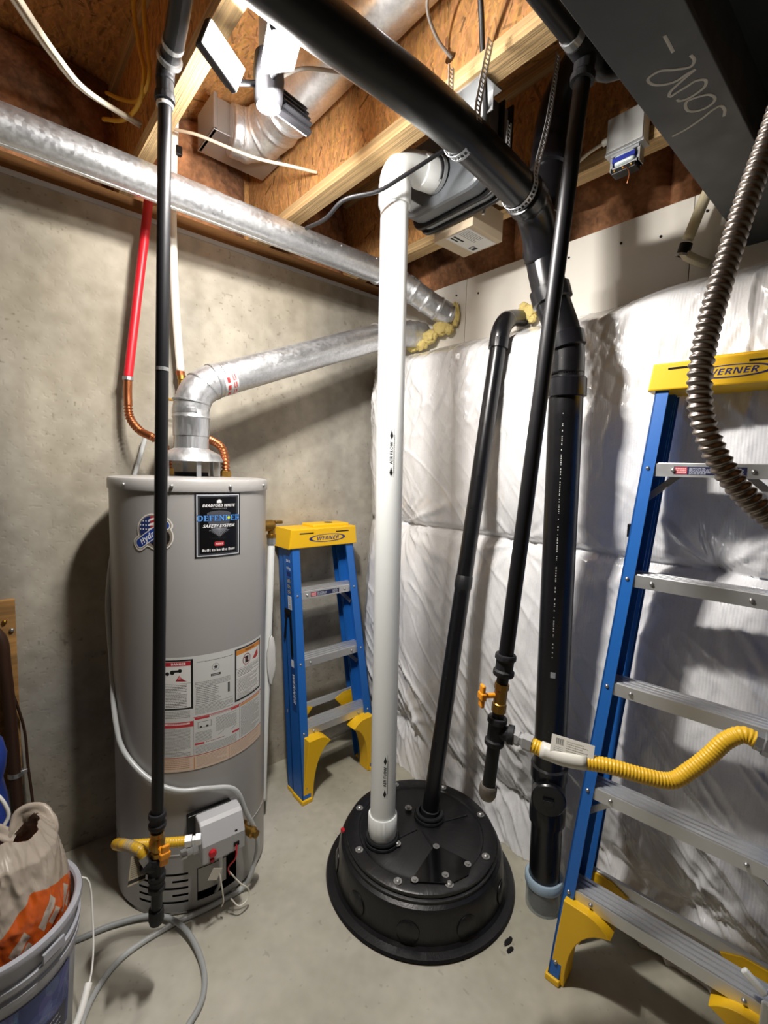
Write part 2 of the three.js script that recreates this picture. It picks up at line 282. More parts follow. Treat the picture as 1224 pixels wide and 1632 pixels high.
// fibreglass batts at the rim
function batt(a, b, y0, y1, dir, s, depth, label) {   // a..b along the wall, a bulging face
  const n = Math.max(10, Math.round((b - a) / 0.018)), m = 26, pos = [], uv = [], idx = [];
  for (let j = 0; j <= m; j++) for (let i = 0; i <= n; i++) {
    const u = i / n, v = j / m, e = Math.pow(Math.sin(Math.PI * clamp(u, 0.001, 0.999)) * Math.sin(Math.PI * clamp(v, 0.001, 0.999)), 0.35), t = mix(a, b, u), y = mix(y0, y1, v);
    const d = depth * e * (0.8 + 0.35 * wob(t * 7, y * 7, s)) + 0.02 * e * wob(t * 26, y * 26, s + 3) + 0.012 * wob(t * 60, y * 50, s + 7) * e;
    if (dir === 'z') pos.push(t, y, ZW - 0.135 + d); else pos.push(XW + 0.115 - d, y, t); uv.push(t, y);
  }
  for (let j = 0; j < m; j++) for (let i = 0; i < n; i++) { const p = j * (n + 1) + i, q = p + n + 1; if (dir === 'z') idx.push(p, p + 1, q, q, p + 1, q + 1); else idx.push(p, q, p + 1, q, q + 1, p + 1); }
  const g = new THREE.BufferGeometry(); g.setAttribute('position', new THREE.Float32BufferAttribute(pos, 3)); g.setAttribute('uv', new THREE.Float32BufferAttribute(uv, 2)); g.setIndex(idx); g.computeVertexNormals();
  single('insulation_batt', g, M.fibre, label, 'insulation', dir === 'z' ? [(a + b) / 2, y0, ZW] : [XW, y0, (a + b) / 2], 'brown fibreglass batts along the rim');
}
batt(-0.074, 0.395, YJ, YS, 'z', 11, 0.11, 'brown fibreglass batt behind the yellow cables, above the long duct');
batt(0.442, 0.895, YJ, YS, 'z', 23, 0.12, 'brown fibreglass batt below the rectangular duct, beside the glowing lamp');
batt(0.957, 1.41, YJ, YS, 'z', 31, 0.12, 'dark fibreglass batt deep behind the top of the white pipe');
batt(1.472, 1.72, YJ, YS, 'z', 41, 0.1, 'dark fibreglass batt in the ceiling corner above the duct elbow');
for (const [i, z0, z1, l] of [[0, -1.86, -1.2, 'dark fibreglass batt above the drywall, behind the duct elbow'], [1, -1.2, -0.62, 'dark fibreglass batt above the drywall, behind the drain stack'], [2, -0.62, -0.02, 'dark fibreglass batt above the drywall, behind the transformer box'], [3, -0.02, 0.6, 'fibreglass batt above the drywall beyond the steel beam']]) batt(z0, z1, 2.2, YS, 'x', 51 + i * 9, 0.13, l);
// steel beam
{
  const o = thing('steel_beam', 'dark grey steel beam with chalk numbers on its underside', 'beam', [0, 2.02, -0.325], null, 'structure');
  part('bottom_flange', box(XB, XW + 0.1, 2.02, 2.032, -0.382, -0.268, { bev: 0.002 }), M.steel, o);
  part('web', box(XB, XW + 0.1, 2.03, YJ - 0.01, -0.329, -0.321), M.steel, o);
  part('top_flange', box(XB, XW + 0.1, YJ - 0.012, YJ - 0.0005, -0.382, -0.268), M.steel, o);
  const strokes = [[[0.778, -0.305], [0.8, -0.3055], [0.817, -0.306]],
    [[0.841, -0.29], [0.855, -0.289], [0.864, -0.296], [0.854, -0.313], [0.838, -0.333], [0.841, -0.35], [0.857, -0.349], [0.871, -0.337], [0.878, -0.321], [0.875, -0.305], [0.875, -0.293]],
    [[0.875, -0.293], [0.883, -0.313], [0.896, -0.336], [0.906, -0.339], [0.904, -0.329], [0.902, -0.313], [0.9, -0.3], [0.909, -0.289], [0.923, -0.293], [0.929, -0.305], [0.931, -0.321], [0.926, -0.332], [0.92, -0.332]],
    [[0.939, -0.308], [0.937, -0.323], [0.954, -0.329], [0.968, -0.325], [0.976, -0.311], [0.973, -0.295], [0.963, -0.289], [0.947, -0.294], [0.939, -0.308]],
    [[1.011, -0.369], [1.008, -0.343], [0.999, -0.317], [0.99, -0.299], [0.989, -0.288], [1.004, -0.285], [1.021, -0.29]]];
  const g = merge(strokes.map((s) => { const t = tube(s.map(([x, z]) => [x, 0, z]), 0.0027, { n: 6, per: 0.003 }); t.scale(1, 0.12, 1); t.translate(0, 2.0198, 0); t.computeVertexNormals(); return t; }));
  part('chalk_number', g, M.chalk, o, 'handwritten chalk number 1002 and a dash');
}

// ------------------------------------------------------------------ the lamp
{
  const H = V(0.514, 2.195, -1.02), o = thing('ceiling_lamp', 'glowing folding lamp with flat panels between the joists', 'lamp', H);
  part('socket', lathe([[0, 0.504], [0.055, 0.504], [0.055, 0.47], [0.012, 0.465], [0.012, 0.16], [0.022, 0.15], [0.022, 0.06], [0, 0.06]], H), M.whiteMetal, o);
  part('hub', lathe([[0, -0.028], [0.026, -0.028], [0.03, -0.02], [0.034, 0.03], [0.03, 0.075], [0, 0.075]], H), M.lampBody, o);
  part('centre_light', lathe([[0, -0.034], [0.016, -0.033], [0.022, -0.028], [0.0, -0.0275]], H), M.lampGlow, o, 'round glowing centre light');
  const wing = (c, along, n, L, W, power) => {
    const a = A(along).normalize(), nn = A(n); nn.addScaledVector(a, -nn.dot(a)).normalize(); const w = a.clone().cross(nn).normalize(); c = A(c);
    const basis = [a, nn, w], p = part('wing', bbox(c.clone().addScaledVector(nn, -0.009), L + 0.006, 0.016, W + 0.006, basis, 0.003), M.lampBody, o);
    part('panel', bbox(c, L, 0.004, W, basis, 0.0015), M.lampGlow, p, 'glowing flat panel');
    for (const k of [-0.35, -0.12, 0.12, 0.35]) part('fin', bbox(c.clone().addScaledVector(nn, -0.022).addScaledVector(w, k * W), L * 0.9, 0.014, 0.004, basis, 0), M.lampBody, p);
    const inner = c.clone().addScaledVector(a, -L / 2 - 0.004).addScaledVector(nn, -0.01);
    part('hinge', cyl(inner, H.clone().add(V(0, 0.02, 0)).lerp(inner, 0.3), 0.006, 0.006, 10), M.lampBody, p);
    const l = new THREE.RectAreaLight(LAMP_COLOR, LAMP * power, L, W); l.name = 'panel_light';
    const m = new THREE.Matrix4().makeBasis(a, w.clone(), a.clone().cross(w)); const q = new THREE.Quaternion().setFromRotationMatrix(m);   // shines along -z of the light
    const zdir = V(0, 0, -1).applyQuaternion(q); if (zdir.dot(nn) < 0) q.multiply(new THREE.Quaternion().setFromAxisAngle(V(1, 0, 0), Math.PI));
    l.quaternion.copy(q); l.position.copy(c).addScaledVector(nn, 0.005).sub(H); o.add(l);
  };
  wing([0.407, 2.2, -1.0], [-0.089, 0.027, 0.036], [0.34, -0.2, 0.94], 0.094, 0.05, 1.1);
  wing([0.484, 2.19, -0.898], [-0.042, -0.01, 0.118], [0.38, -1, 0.12], 0.114, 0.063, 2.0);
  wing([0.592, 2.215, -1.07], [0.1, 0.012, -0.03], [0.5, -0.16, -0.86], 0.1, 0.056, 1.1);  // unseen third panel, added for the light on joist web and concrete wall
  const pl = new THREE.PointLight(LAMP_COLOR, 0.45); pl.name = 'centre_glow'; pl.position.set(0, -0.045, 0); pl.shadow.radius = 1; pl.castShadow = true; o.add(pl);
}

// ------------------------------------------------------------------ insulation blanket on the right wall
{
  const pins = [[1.13, -1.56, 1], [1.14, -0.352, 1.2], [1.12, -0.95, 0.6], [0.16, -0.33, 1.1], [0.22, -1.52, 0.9], [0.19, -0.9, 0.5], [1.13, 0.3, 1], [0.17, 0.32, 1], [1.14, 0.95, 1], [0.17, 0.95, 1]];
  const Z0 = ZW + 0.004, Z1 = 1.6, NZ = 620, rows = [];
  const N = 240; for (let i = 0; i <= N; i++) rows.push(i / N);
  const top = (z) => 1.925 + 0.012 * wob(z * 2.2, 3, 5) + 0.02 * sstep(-0.75, -0.5, z);
  function depth(y, z, T) {   // distance of the film from the wall
    const s1 = clamp((y - 0.19) / 0.94, 0, 1), s2 = clamp((y - 1.13) / (T - 1.13), 0, 1), s0 = clamp(y / 0.19, 0, 1);
    let d = y > 1.13 ? 0.115 + 0.052 * Math.pow(Math.sin(Math.PI * (0.06 + 0.82 * s2)), 0.7) : y > 0.19 ? 0.145 + 0.055 * Math.pow(Math.max(0, Math.sin(Math.PI * s1)), 0.6) : 0.178 - 0.03 * s0;
    if (y > 1.13) d += 0.02 * (1 - s2); 
    d -= 0.02 * Math.exp(-Math.pow((y - 1.135 - 0.012 * wob(z * 3, 1, 9)) / 0.013, 2));                       // the row of pins
    d += 0.016 * wob(z * 2.3, y * 1.6, 31) + 0.007 * wob(z * 6 + y * 2.2, y * 3, 37);
    const crease = (f, s, p) => Math.pow(1 - Math.abs(wob(f[0], f[1], s)), p);                                  // sharp ridges
    const low = sstep(0.75, 0.25, y), up = sstep(1.3, 1.8, y);
    d += 0.014 * crease([z * 5 + y * 5.5, (z - y) * 1.1], 41, 12) * (0.35 + 0.9 * low);
    d += 0.008 * crease([z * 13 + y * 10, (z - y) * 2], 43, 10) * (0.3 + low);
    d += 0.012 * crease([z * 7 + wob(y * 2, z * 2, 3) * 0.8, y * 1.5], 47, 13) * (0.3 + up);
    d += 0.006 * crease([z * 20 - y * 6, y * 5], 53, 10) * (0.35 + up);
    for (const [py, pz, k] of pins) {
      const dy = y - py, dz = z - pz, r = Math.hypot(dy, dz); if (r > 0.8) continue; const th = Math.atan2(dy, dz);
      d -= 0.05 * k * Math.exp(-r / 0.055);
      const w = Math.sin(th * 7 + 2 * wob(r * 3, th, pz * 10 | 0) + pz * 9), w2 = Math.sin(th * 13 + pz * 31 + 3 * wob(r * 5, th * 2, 8));
      d += k * Math.exp(-r / 0.22) * (r / (r + 0.05)) * (0.016 * Math.pow(Math.max(0, w), 3) + 0.009 * Math.pow(Math.max(0, w2), 3));
    }
    return d;
  }
  const pos = [], uv = [], idx = [], NR = rows.length + 8;
  for (let i = 0; i < NR; i++) for (let j = 0; j <= NZ; j++) {
    const z = mix(Z0, Z1, j / NZ), T = top(z); let y, x;
    if (i < rows.length) {
      const t = rows[i]; y = t * (T - 0.012) + 0.001; let d = depth(y, z, T);
      d *= 1 - 0.55 * sstep(T - 0.09, T, y) ** 2;
      const c = z - Z0; d *= 0.35 + 0.65 * Math.pow(clamp(c / 0.12, 0, 1), 0.5);                              // tucked into the corner
      x = XW - Math.max(0.004, d);
    } else { const k = (i - rows.length + 1) / 8; const d0 = XW - pos[((rows.length - 1) * (NZ + 1) + j) * 3]; y = T - 0.012 + 0.012 * Math.sin(k * Math.PI / 2); x = XW - 0.003 - (d0 - 0.003) * (1 - k); }
    pos.push(x, y, z); uv.push(z, y);
  }
  for (let i = 0; i < NR - 1; i++) for (let j = 0; j < NZ; j++) { const a = i * (NZ + 1) + j, b = a + NZ + 1; idx.push(a, b, a + 1, b, b + 1, a + 1); }
  const g = new THREE.BufferGeometry(); g.setAttribute('position', new THREE.Float32BufferAttribute(pos, 3)); g.setAttribute('uv', new THREE.Float32BufferAttribute(uv, 2)); g.setIndex(idx); g.computeVertexNormals();
  const o = thing('insulation_blanket', 'white plastic-faced insulation blanket pinned along the wall behind the pipes', 'insulation', [1.5, 0, -0.6]);
  part('film', g, M.film, o);
  const pg = new THREE.CylinderGeometry(0.011, 0.011, 0.002, 14).rotateZ(Math.PI / 2);
  for (const [y, z] of pins) if (y > 1) spot('pin', pg, M.screw, o, [XW - depth(y, z, top(z)) - 0.002, y, z]);
}

// ------------------------------------------------------------------ water heater
const HC = V(0.533, 0, -1.586), HR = 0.238;
const onTank = (deg, y, r = HR) => V(HC.x + Math.sin(deg * D2R) * r, y, HC.z + Math.cos(deg * D2R) * r);
function wrap(d0, d1, y0, y1, r, n = 40, m = 1) {   // patch of the tank's skin
  const g = new THREE.CylinderGeometry(r, r, y1 - y0, n, m, true, d0 * D2R, (d1 - d0) * D2R); g.translate(HC.x, (y0 + y1) / 2, HC.z); return g;
}
const textRows = (g, x, y, w, h, lh, col = '#555', s = 1, fill = 0.92) => { g.fillStyle = col; for (let yy = y; yy < y + h; yy += lh) { let xx = x; const end = x + w * (rnd() < 0.2 ? R(0.5, 0.9) : fill); while (xx < end) { const l = R(3, 13) * s; g.fillRect(xx, yy, Math.min(l, end - xx), lh * 0.42); xx += l + 2.4 * s; } } };
{
  const o = thing('water_heater', 'tall grey gas water heater with warning labels', 'water heater', HC);
  // the jacket: whole above, below it a skin with real slots and a burner opening
  const holes = [[-17, 13, 0.036, 0.143]]; for (let k = 0; k < 5; k++) { const y = 0.135 - k * 0.0225; if (k % 2) holes.push([-60, -44, y - 0.0035, y + 0.0035], [-34, -23, y - 0.0035, y + 0.0035]); else holes.push([-60, -23, y - 0.0035, y + 0.0035]); }
  const cut = (list) => [...new Set(list.map((x) => +x.toFixed(5)))].sort((a, b) => a - b), as = cut([-180, 180, ...holes.flatMap((q) => [q[0], q[1]])]), ys = cut([0.012, 0.2, ...holes.flatMap((q) => [q[2], q[3]])]), skin = [];
  for (let i = 0; i + 1 < as.length; i++) for (let j = 0; j + 1 < ys.length; j++) { const am = (as[i] + as[i + 1]) / 2, ym = (ys[j] + ys[j + 1]) / 2; if (!holes.some((q) => am > q[0] && am < q[1] && ym > q[2] && ym < q[3])) skin.push(wrap(as[i], as[i + 1], ys[j], ys[j + 1], HR, Math.max(2, Math.ceil((as[i + 1] - as[i]) / 3.75)))); }
  part('burner_skirt', skin, M.paint, o, 'lower jacket with air slots');
  part('burner_chamber', lathe([[HR - 0.06, 0.01], [HR - 0.06, 0.2]], HC, V(0, 1, 0), 64), M.castIron, o);  // dark iron colour stands in for the shade behind the air slots
  const body = [[0, 0.2], [HR, 0.2], [HR, 1.308], [HR - 0.004, 1.31], [0, 1.31]];
  const tank = part('tank', lathe(body, HC, V(0, 1, 0), 96), M.paint, o);
  part('base_ring', lathe([[0, 0], [HR - 0.012, 0], [HR - 0.012, 0.014], [0, 0.014]], HC, V(0, 1, 0), 64), M.dark, o);
  part('jacket_band', lathe([[HR, 0.196], [HR + 0.0014, 0.197], [HR + 0.0014, 0.2], [HR, 0.201]], HC, V(0, 1, 0), 96), M.paint, tank);
  const lid = part('top_lid', lathe([[HR, 1.3], [HR + 0.004, 1.3], [HR + 0.0045, 1.304], [HR + 0.0045, 1.328], [HR + 0.001, 1.334], [HR - 0.012, 1.336], [0.05, 1.34], [0, 1.34]], HC, V(0, 1, 0), 96), M.paint, o);
  const sg = new THREE.SphereGeometry(0.0055, 10, 8);
  for (const a of [-66, -31, 7, 44]) spot('screw', sg, M.screw, lid, onTank(a, 1.316, HR + 0.006));
  // printed plates and stickers
  const plate = std({ roughness: 0.3, map: canvasTex(384, 560, (g, w, h) => {
    g.fillStyle = '#1c1c20'; g.fillRect(0, 0, w, h); const gr = '#c9ccd2'; g.strokeStyle = gr; g.lineWidth = 9; g.strokeRect(18, 14, w - 36, h - 28); g.strokeStyle = '#3c3d42'; g.lineWidth = 12; g.strokeRect(31, 27, w - 62, h - 54);
    g.fillStyle = '#0b0b0d'; g.fillRect(38, 34, w - 76, h - 68); g.fillStyle = '#4d4f55'; g.beginPath(); g.moveTo(120, 160); g.quadraticCurveTo(192, 140, 264, 160); g.lineTo(290, 170); g.quadraticCurveTo(290, 320, 192, 380); g.quadraticCurveTo(96, 320, 94, 170); g.fill();
    for (let i = 0; i < 14; i++) { g.strokeStyle = '#8a8c92'; g.lineWidth = 3; g.beginPath(); g.moveTo(192, 300); g.lineTo(110 + i * 13, 385 - Math.abs(i - 6.5) * 9); g.stroke(); }
    g.textAlign = 'center'; g.fillStyle = '#f2f2f2'; g.font = 'italic bold 34px sans-serif'; g.fillText('BRADFORD WHITE', w / 2, 118, 270); g.font = 'bold 13px sans-serif'; g.fillStyle = '#aaa'; g.fillText('C O R P O R A T I O N', w / 2, 137, 230);
    g.fillStyle = '#e8e8e8'; g.fillRect(w / 2 - 20, 62, 40, 22); g.fillRect(w / 2 - 10, 52, 20, 12);
    g.lineWidth = 7; g.strokeStyle = '#10204a'; g.font = 'bold 68px serif'; g.strokeText('DEFENDER', w / 2 + 4, 240, 356); g.fillStyle = '#5b9be0'; g.fillText('DEFENDER', w / 2 + 4, 240, 356); g.fillStyle = '#cfe04a'; g.beginPath(); g.arc(273, 216, 13, 0, 7); g.fill();
    g.fillStyle = '#f4f4f4'; g.font = 'italic bold 36px sans-serif'; g.fillText('SAFETY SYSTEM', w / 2, 298, 268);
    g.fillStyle = '#45454a'; g.font = '15px sans-serif'; g.fillText('F V I R  T E S T E D', w / 2, 398, 260); g.fillStyle = '#b8343a'; g.beginPath(); g.roundRect(152, 424, 80, 40, 12); g.fill(); g.fillStyle = '#f2d9d9'; g.font = 'bold 22px sans-serif'; g.fillText('NEMI', w / 2, 452, 60);
    g.fillStyle = '#f6f6f6'; g.font = 'bold 31px sans-serif'; g.fillText('Built to be the Best', w / 2, 508, 276);
  }) });
  part('name_plate', wrap(-17, 16, 1.109, 1.296, HR + 0.0012, 20), plate, tank, 'black name plate with a silver border');
  const sticker = decalMat(512, 512, (g, w) => {
    const c = w / 2; const shape = (d, col) => { g.fillStyle = col; g.beginPath(); g.arc(c - 10, c - 20, 180 + d, 0, 7); g.fill(); g.save(); g.translate(c - 10, c + 20); g.rotate(-0.62); g.beginPath(); g.roundRect(-262 - d, -75 - d, 500 + 2 * d, 135 + 2 * d, 60); g.fill(); g.restore(); g.beginPath(); g.arc(c + 55, c + 45, 150 + d, 0, 7); g.fill(); };
    shape(14, '#e9e6df'); shape(0, '#8d8478');
    g.save(); g.beginPath(); g.arc(c - 20, c - 30, 155, 0, 7); g.clip(); g.fillStyle = '#23356e'; g.fillRect(0, 0, w, w); g.fillStyle = '#b72b33'; g.fillRect(c - 40, 0, 300, 300); g.fillStyle = '#f1efe9'; for (let i = 0; i < 4; i++) { g.save(); g.translate(c - 60, 110 + i * 52); g.rotate(-0.35); g.fillRect(0, 0, 300, 22); g.restore(); } for (let i = 0; i < 12; i++) { g.beginPath(); g.arc(95 + (i % 4) * 34, 130 + (i / 4 | 0) * 46, 9, 0, 7); g.fill(); } g.restore();
    g.fillStyle = '#201c1a'; g.beginPath(); g.arc(c + 60, c + 55, 118, -0.6, 2.5); g.fill(); g.fillStyle = '#d8d2c6'; for (let i = 0; i < 4; i++) g.fillRect(c + 72, c + 12 + i * 30, 62 - i * 6, 11);
    g.save(); g.translate(c - 10, c + 20); g.rotate(-0.62); g.fillStyle = '#e9e6df'; g.beginPath(); g.roundRect(-250, -66, 476, 117, 52); g.fill(); g.fillStyle = '#24449c'; g.beginPath(); g.roundRect(-240, -56, 456, 97, 44); g.fill(); g.fillStyle = '#fff'; g.font = 'italic bold 84px sans-serif'; g.textAlign = 'center'; g.fillText('Hydrojet', -14, 22, 400); g.restore();
    g.fillStyle = '#fff'; g.font = 'italic bold 40px sans-serif'; g.fillText('ProVent', c - 50, c - 70, 120);
  }, 0.35);
  part('sticker', wrap(-58.5, -28, 1.119, 1.248, HR + 0.0012, 24), sticker, tank, 'round Hydrojet sticker with stars and stripes');
  const label = std({ roughness: 0.5, map: canvasTex(1400, 1368, (g, w, h) => {
    g.fillStyle = '#d6d8d6'; g.fillRect(0, 0, w, h);
    // danger panel
    g.fillStyle = '#0c0c0c'; g.fillRect(14, 30, 345, 590); g.fillStyle = '#e7e7e5'; g.fillRect(34, 50, 300, 550); g.fillStyle = '#b92030'; g.fillRect(34, 54, 300, 50); g.fillStyle = '#fff'; g.font = 'bold 40px sans-serif'; g.textAlign = 'center'; g.fillText('\u25B2 DANGER', 184, 93); g.fillStyle = '#111';
    for (const [x, y, r] of [[75, 190, 22], [130, 176, 26], [215, 160, 22]]) { g.beginPath(); g.arc(x, y, r, 0, 7); g.fill(); } g.fillRect(130, 150, 95, 26); g.fillStyle = '#9a1c28'; g.beginPath(); g.moveTo(165, 280); g.lineTo(205, 215); g.lineTo(240, 255); g.lineTo(290, 290); g.fill(); g.fillStyle = '#e08a8a'; g.beginPath(); g.moveTo(190, 260); g.lineTo(210, 210); g.lineTo(230, 260); g.fill();
    g.fillStyle = '#333'; g.fillRect(34, 310, 300, 3); textRows(g, 50, 328, 260, 255, 18, '#4a4a4a', 1.6);
    // middle data panel
    textRows(g, 400, 74, 440, 18, 20, '#777', 1.6, 1); g.strokeStyle = '#222'; g.lineWidth = 3; g.beginPath(); g.arc(618, 170, 42, 0, 7); g.stroke(); g.fillStyle = '#111'; g.beginPath(); for (let i = 0; i < 10; i++) { const a = -Math.PI / 2 + i * Math.PI / 5, r = i % 2 ? 13 : 31; g.lineTo(618 + r * Math.cos(a), 170 + r * Math.sin(a)); } g.fill();
    g.fillStyle = '#111'; g.fillRect(560, 246, 118, 28); g.fillStyle = '#ddd'; g.font = 'bold 20px sans-serif'; g.fillText('INTERTEK', 618, 267, 104); textRows(g, 380, 320, 460, 60, 18, '#6d6d6d', 1.5); textRows(g, 390, 390, 330, 190, 22, '#707070', 1.2, 0.8); g.fillStyle = '#444'; g.fillRect(770, 400, 26, 120); textRows(g, 380, 590, 460, 120, 15, '#777', 1.4, 1);
    // warning panel
    g.fillStyle = '#0c0c0c'; g.fillRect(868, 30, 500, 660); g.fillStyle = '#e2e2df'; g.fillRect(890, 50, 456, 616); g.fillStyle = '#d9892f'; g.fillRect(890, 54, 456, 56); g.fillStyle = '#1a1208'; g.font = 'bold 36px sans-serif'; g.fillText('\u25B2 WARNING', 1110, 94); g.strokeStyle = '#7c1f2c'; g.lineWidth = 10; g.beginPath(); g.arc(1060, 200, 66, 0, 7); g.stroke(); g.fillStyle = '#151515'; g.fillRect(1032, 160, 56, 84); g.beginPath(); g.moveTo(1010, 160); g.lineTo(1110, 245); g.stroke(); g.fillStyle = '#b93030'; g.beginPath(); g.moveTo(1170, 240); g.lineTo(1290, 130); g.lineTo(1300, 220); g.lineTo(1250, 250); g.fill();
    g.fillStyle = '#333'; g.fillRect(890, 285, 456, 3); textRows(g, 908, 304, 410, 90, 18, '#555', 1.5, 1); g.fillStyle = '#333'; g.fillRect(890, 408, 456, 3); textRows(g, 908, 424, 410, 150, 16, '#666', 1.4); g.fillRect(890, 588, 456, 3); textRows(g, 908, 602, 410, 56, 16, '#666', 1.4);
    textRows(g, 20, 640, 330, 90, 18, '#777', 1.5);
    // instruction band
    g.fillStyle = '#c2353c'; g.fillRect(0, 770, 360, 62); g.fillStyle = '#f1dede'; g.fillRect(40, 782, 280, 20); textRows(g, 70, 786, 220, 14, 16, '#a33', 1.6, 1); g.fillStyle = '#c2353c'; g.fillRect(360, 730, 1040, 10); g.fillRect(372, 742, 170, 24); g.fillRect(812, 742, 120, 24); g.fillRect(0, 832, 360, 4);
    textRows(g, 560, 748, 240, 16, 17, '#a44', 1.6, 1); textRows(g, 20, 850, 320, 330, 14, '#6f6f6f', 1.2, 0.95); g.fillStyle = '#555'; g.fillRect(360, 760, 3, 430); g.fillRect(938, 750, 3, 420);
    textRows(g, 380, 920, 200, 120, 14, '#777', 1.2); textRows(g, 620, 790, 300, 180, 14, '#777', 1.2); g.strokeStyle = '#333'; g.lineWidth = 4; g.strokeRect(410, 800, 150, 70); g.fillStyle = '#222'; g.fillRect(500, 850, 30, 24); g.fillRect(430, 850, 26, 20); g.beginPath(); g.moveTo(650, 1010); g.lineTo(720, 975); g.stroke(); g.beginPath(); g.moveTo(820, 1010); g.lineTo(880, 970); g.stroke();
    g.fillStyle = '#c2353c'; g.fillRect(372, 1050, 110, 24); g.fillRect(830, 1040, 104, 24); textRows(g, 500, 1054, 300, 16, 18, '#a44', 1.6, 1); textRows(g, 380, 1090, 530, 92, 14, '#777', 1.2, 0.97); g.fillStyle = '#d79a5c'; g.fillRect(950, 745, 400, 26); textRows(g, 960, 785, 400, 390, 15, '#777', 1.3, 0.95);
    // cream band at the bottom
    g.fillStyle = '#dfc8b4'; g.fillRect(0, 1192, w, h - 1192); g.fillStyle = '#b0503c'; g.fillRect(0, 1192, w, 9); g.fillStyle = '#cf8a52'; g.fillRect(360, 1210, 10, 150); g.fillRect(790, 1210, 6, 150); textRows(g, 20, 1214, 320, 130, 22, '#b98a70', 1.5); textRows(g, 390, 1214, 380, 130, 15, '#b79a88', 1.2, 0.95); textRows(g, 810, 1214, 540, 130, 15, '#b79a88', 1.2, 0.95);
  }) });
  part('warning_label', wrap(-40, 43, 0.466, 0.818, HR + 0.0012, 48), label, tank, 'wide white instruction label with danger and warning panels');
  // draft hood
  const hood = part('draft_hood', lathe([[0.052, 1.505], [0.054, 1.505], [0.054, 1.43], [0.058, 1.427], [0.088, 1.412], [0.098, 1.395], [0.1, 1.388], [0.097, 1.388], [0.085, 1.41], [0.052, 1.425], [0.052, 1.505]], HC, V(0, 1, 0), 40), M.galv, o, 'galvanised draft hood');
  for (const a of [-70, -5, 50, 115, 175, 235]) { const p0 = V(HC.x + Math.sin(a * D2R) * 0.09, 1.339, HC.z + Math.cos(a * D2R) * 0.09), q = new THREE.Quaternion().setFromAxisAngle(V(0, 1, 0), a * D2R); part('hood_leg', bbox(p0.clone().add(V(0, 0.026, 0)), 0.014, 0.054, 0.003, q, 0), M.galvDull, hood); }
  part('flue_collar', lathe([[0.034, 1.339], [0.052, 1.339], [0.052, 1.352], [0.034, 1.352]], HC), M.dark, o);
  // louvres and burner door
  part('burner_cover', wrap(-16.4, 4, 0.066, 0.1425, HR + 0.0022, 16), M.paint, o);
  // gas control
  const n0 = onTank(-4, 0, 1).sub(V(HC.x, 0, HC.z)).normalize(), t0 = V(n0.z, 0, -n0.x), c0 = onTank(-4, 0.275, HR);
  const basis = [t0, V(0, 1, 0), n0], at = (x, y, z) => c0.clone().addScaledVector(t0, x).add(V(0, y, 0)).addScaledVector(n0, z);
  const prof = poly([[0.004, -0.05], [0.07, -0.052], [0.082, -0.046], [0.084, 0.004], [0.06, 0.05], [0.05, 0.056], [0.004, 0.056]]), cg = extrude(prof, 0.118, 0.004); cg.translate(0, 0, -0.059);
  { const m = new THREE.Matrix4().makeBasis(n0, V(0, 1, 0), t0.clone().negate()); cg.applyMatrix4(m); cg.translate(c0.x, c0.y, c0.z); }
  const ctl = part('gas_control', cg, phys({ color: 0xb9babd, roughness: 0.4, clearcoat: 0.3 }), o, 'grey gas control box with a red button');
  part('control_back', bbox(at(-0.02, 0.012, 0.006), 0.13, 0.1, 0.02, basis, 0.004), M.blackPlastic, ctl);
  part('igniter_button', lathe([[0, 0], [0.011, 0], [0.011, 0.008], [0.008, 0.011], [0, 0.011]], at(-0.035, -0.022, 0.085), n0, 20), M.red, ctl, 'round red button');
  part('red_plug', bbox(at(-0.036, -0.045, 0.086), 0.012, 0.01, 0.012, basis, 0.002), M.red, ctl);
  part('window', bbox(at(0.036, 0.012, 0.0835), 0.008, 0.005, 0.004, basis, 0.001), M.dark, ctl);
  part('wire_socket', bbox(at(0.036, -0.028, 0.086), 0.017, 0.013, 0.006, basis, 0.001), M.dark, ctl);
  part('dial', lathe([[0, 0], [0.016, 0], [0.016, 0.014], [0, 0.016]], at(0.03, -0.056, 0.05), V(0, -1, 0), 18), M.blackPlastic, ctl);
  part('inlet_nut', [lathe([[0, 0], [0.013, 0], [0.013, 0.016], [0.009, 0.018], [0.009, 0.032], [0.013, 0.034], [0.013, 0.05], [0, 0.05]], at(-0.062, -0.022, 0.045), t0.clone().negate(), 6)], M.chrome, ctl);
  part('pilot_tube', tube([at(0.004, -0.05, 0.03), at(0.006, -0.1, 0.034), at(0.005, -0.19, 0.026), at(-0.002, -0.225, 0.01)], 0.0055), M.galvDull, o);
  part('drain_valve', [lathe([[0, 0], [0.02, 0], [0.02, 0.006], [0.011, 0.008], [0.011, 0.03], [0.016, 0.032], [0.017, 0.05], [0.012, 0.056], [0.012, 0.066], [0, 0.066]], onTank(19, 0.205, HR - 0.002), onTank(19, 0, 1).sub(V(HC.x, 0, HC.z)), 18)], M.brass, o, 'brass drain valve');
  part('control_wire', tube([at(0.036, -0.03, 0.088), at(0.03, -0.06, 0.1), at(0.014, -0.1, 0.08), at(0.02, -0.13, 0.075)], 0.0022, { n: 6 }), M.red, o);
  part('sensor_wire', tube([at(-0.012, -0.1, 0.075), at(-0.006, -0.15, 0.08), at(0.002, -0.215, 0.07), at(-0.001, -0.235, 0.06)], 0.0022, { n: 6 }), M.pexWhite, o);
  part('ignition_wire', tube([at(0.018, -0.12, 0.07), at(0.05, -0.17, 0.08), at(0.08, -0.215, 0.075), at(0.07, -0.24, 0.08), at(0.045, -0.24, 0.085), at(0.025, -0.215, 0.07)], 0.0024, { n: 6 }), M.pexWhite, o);
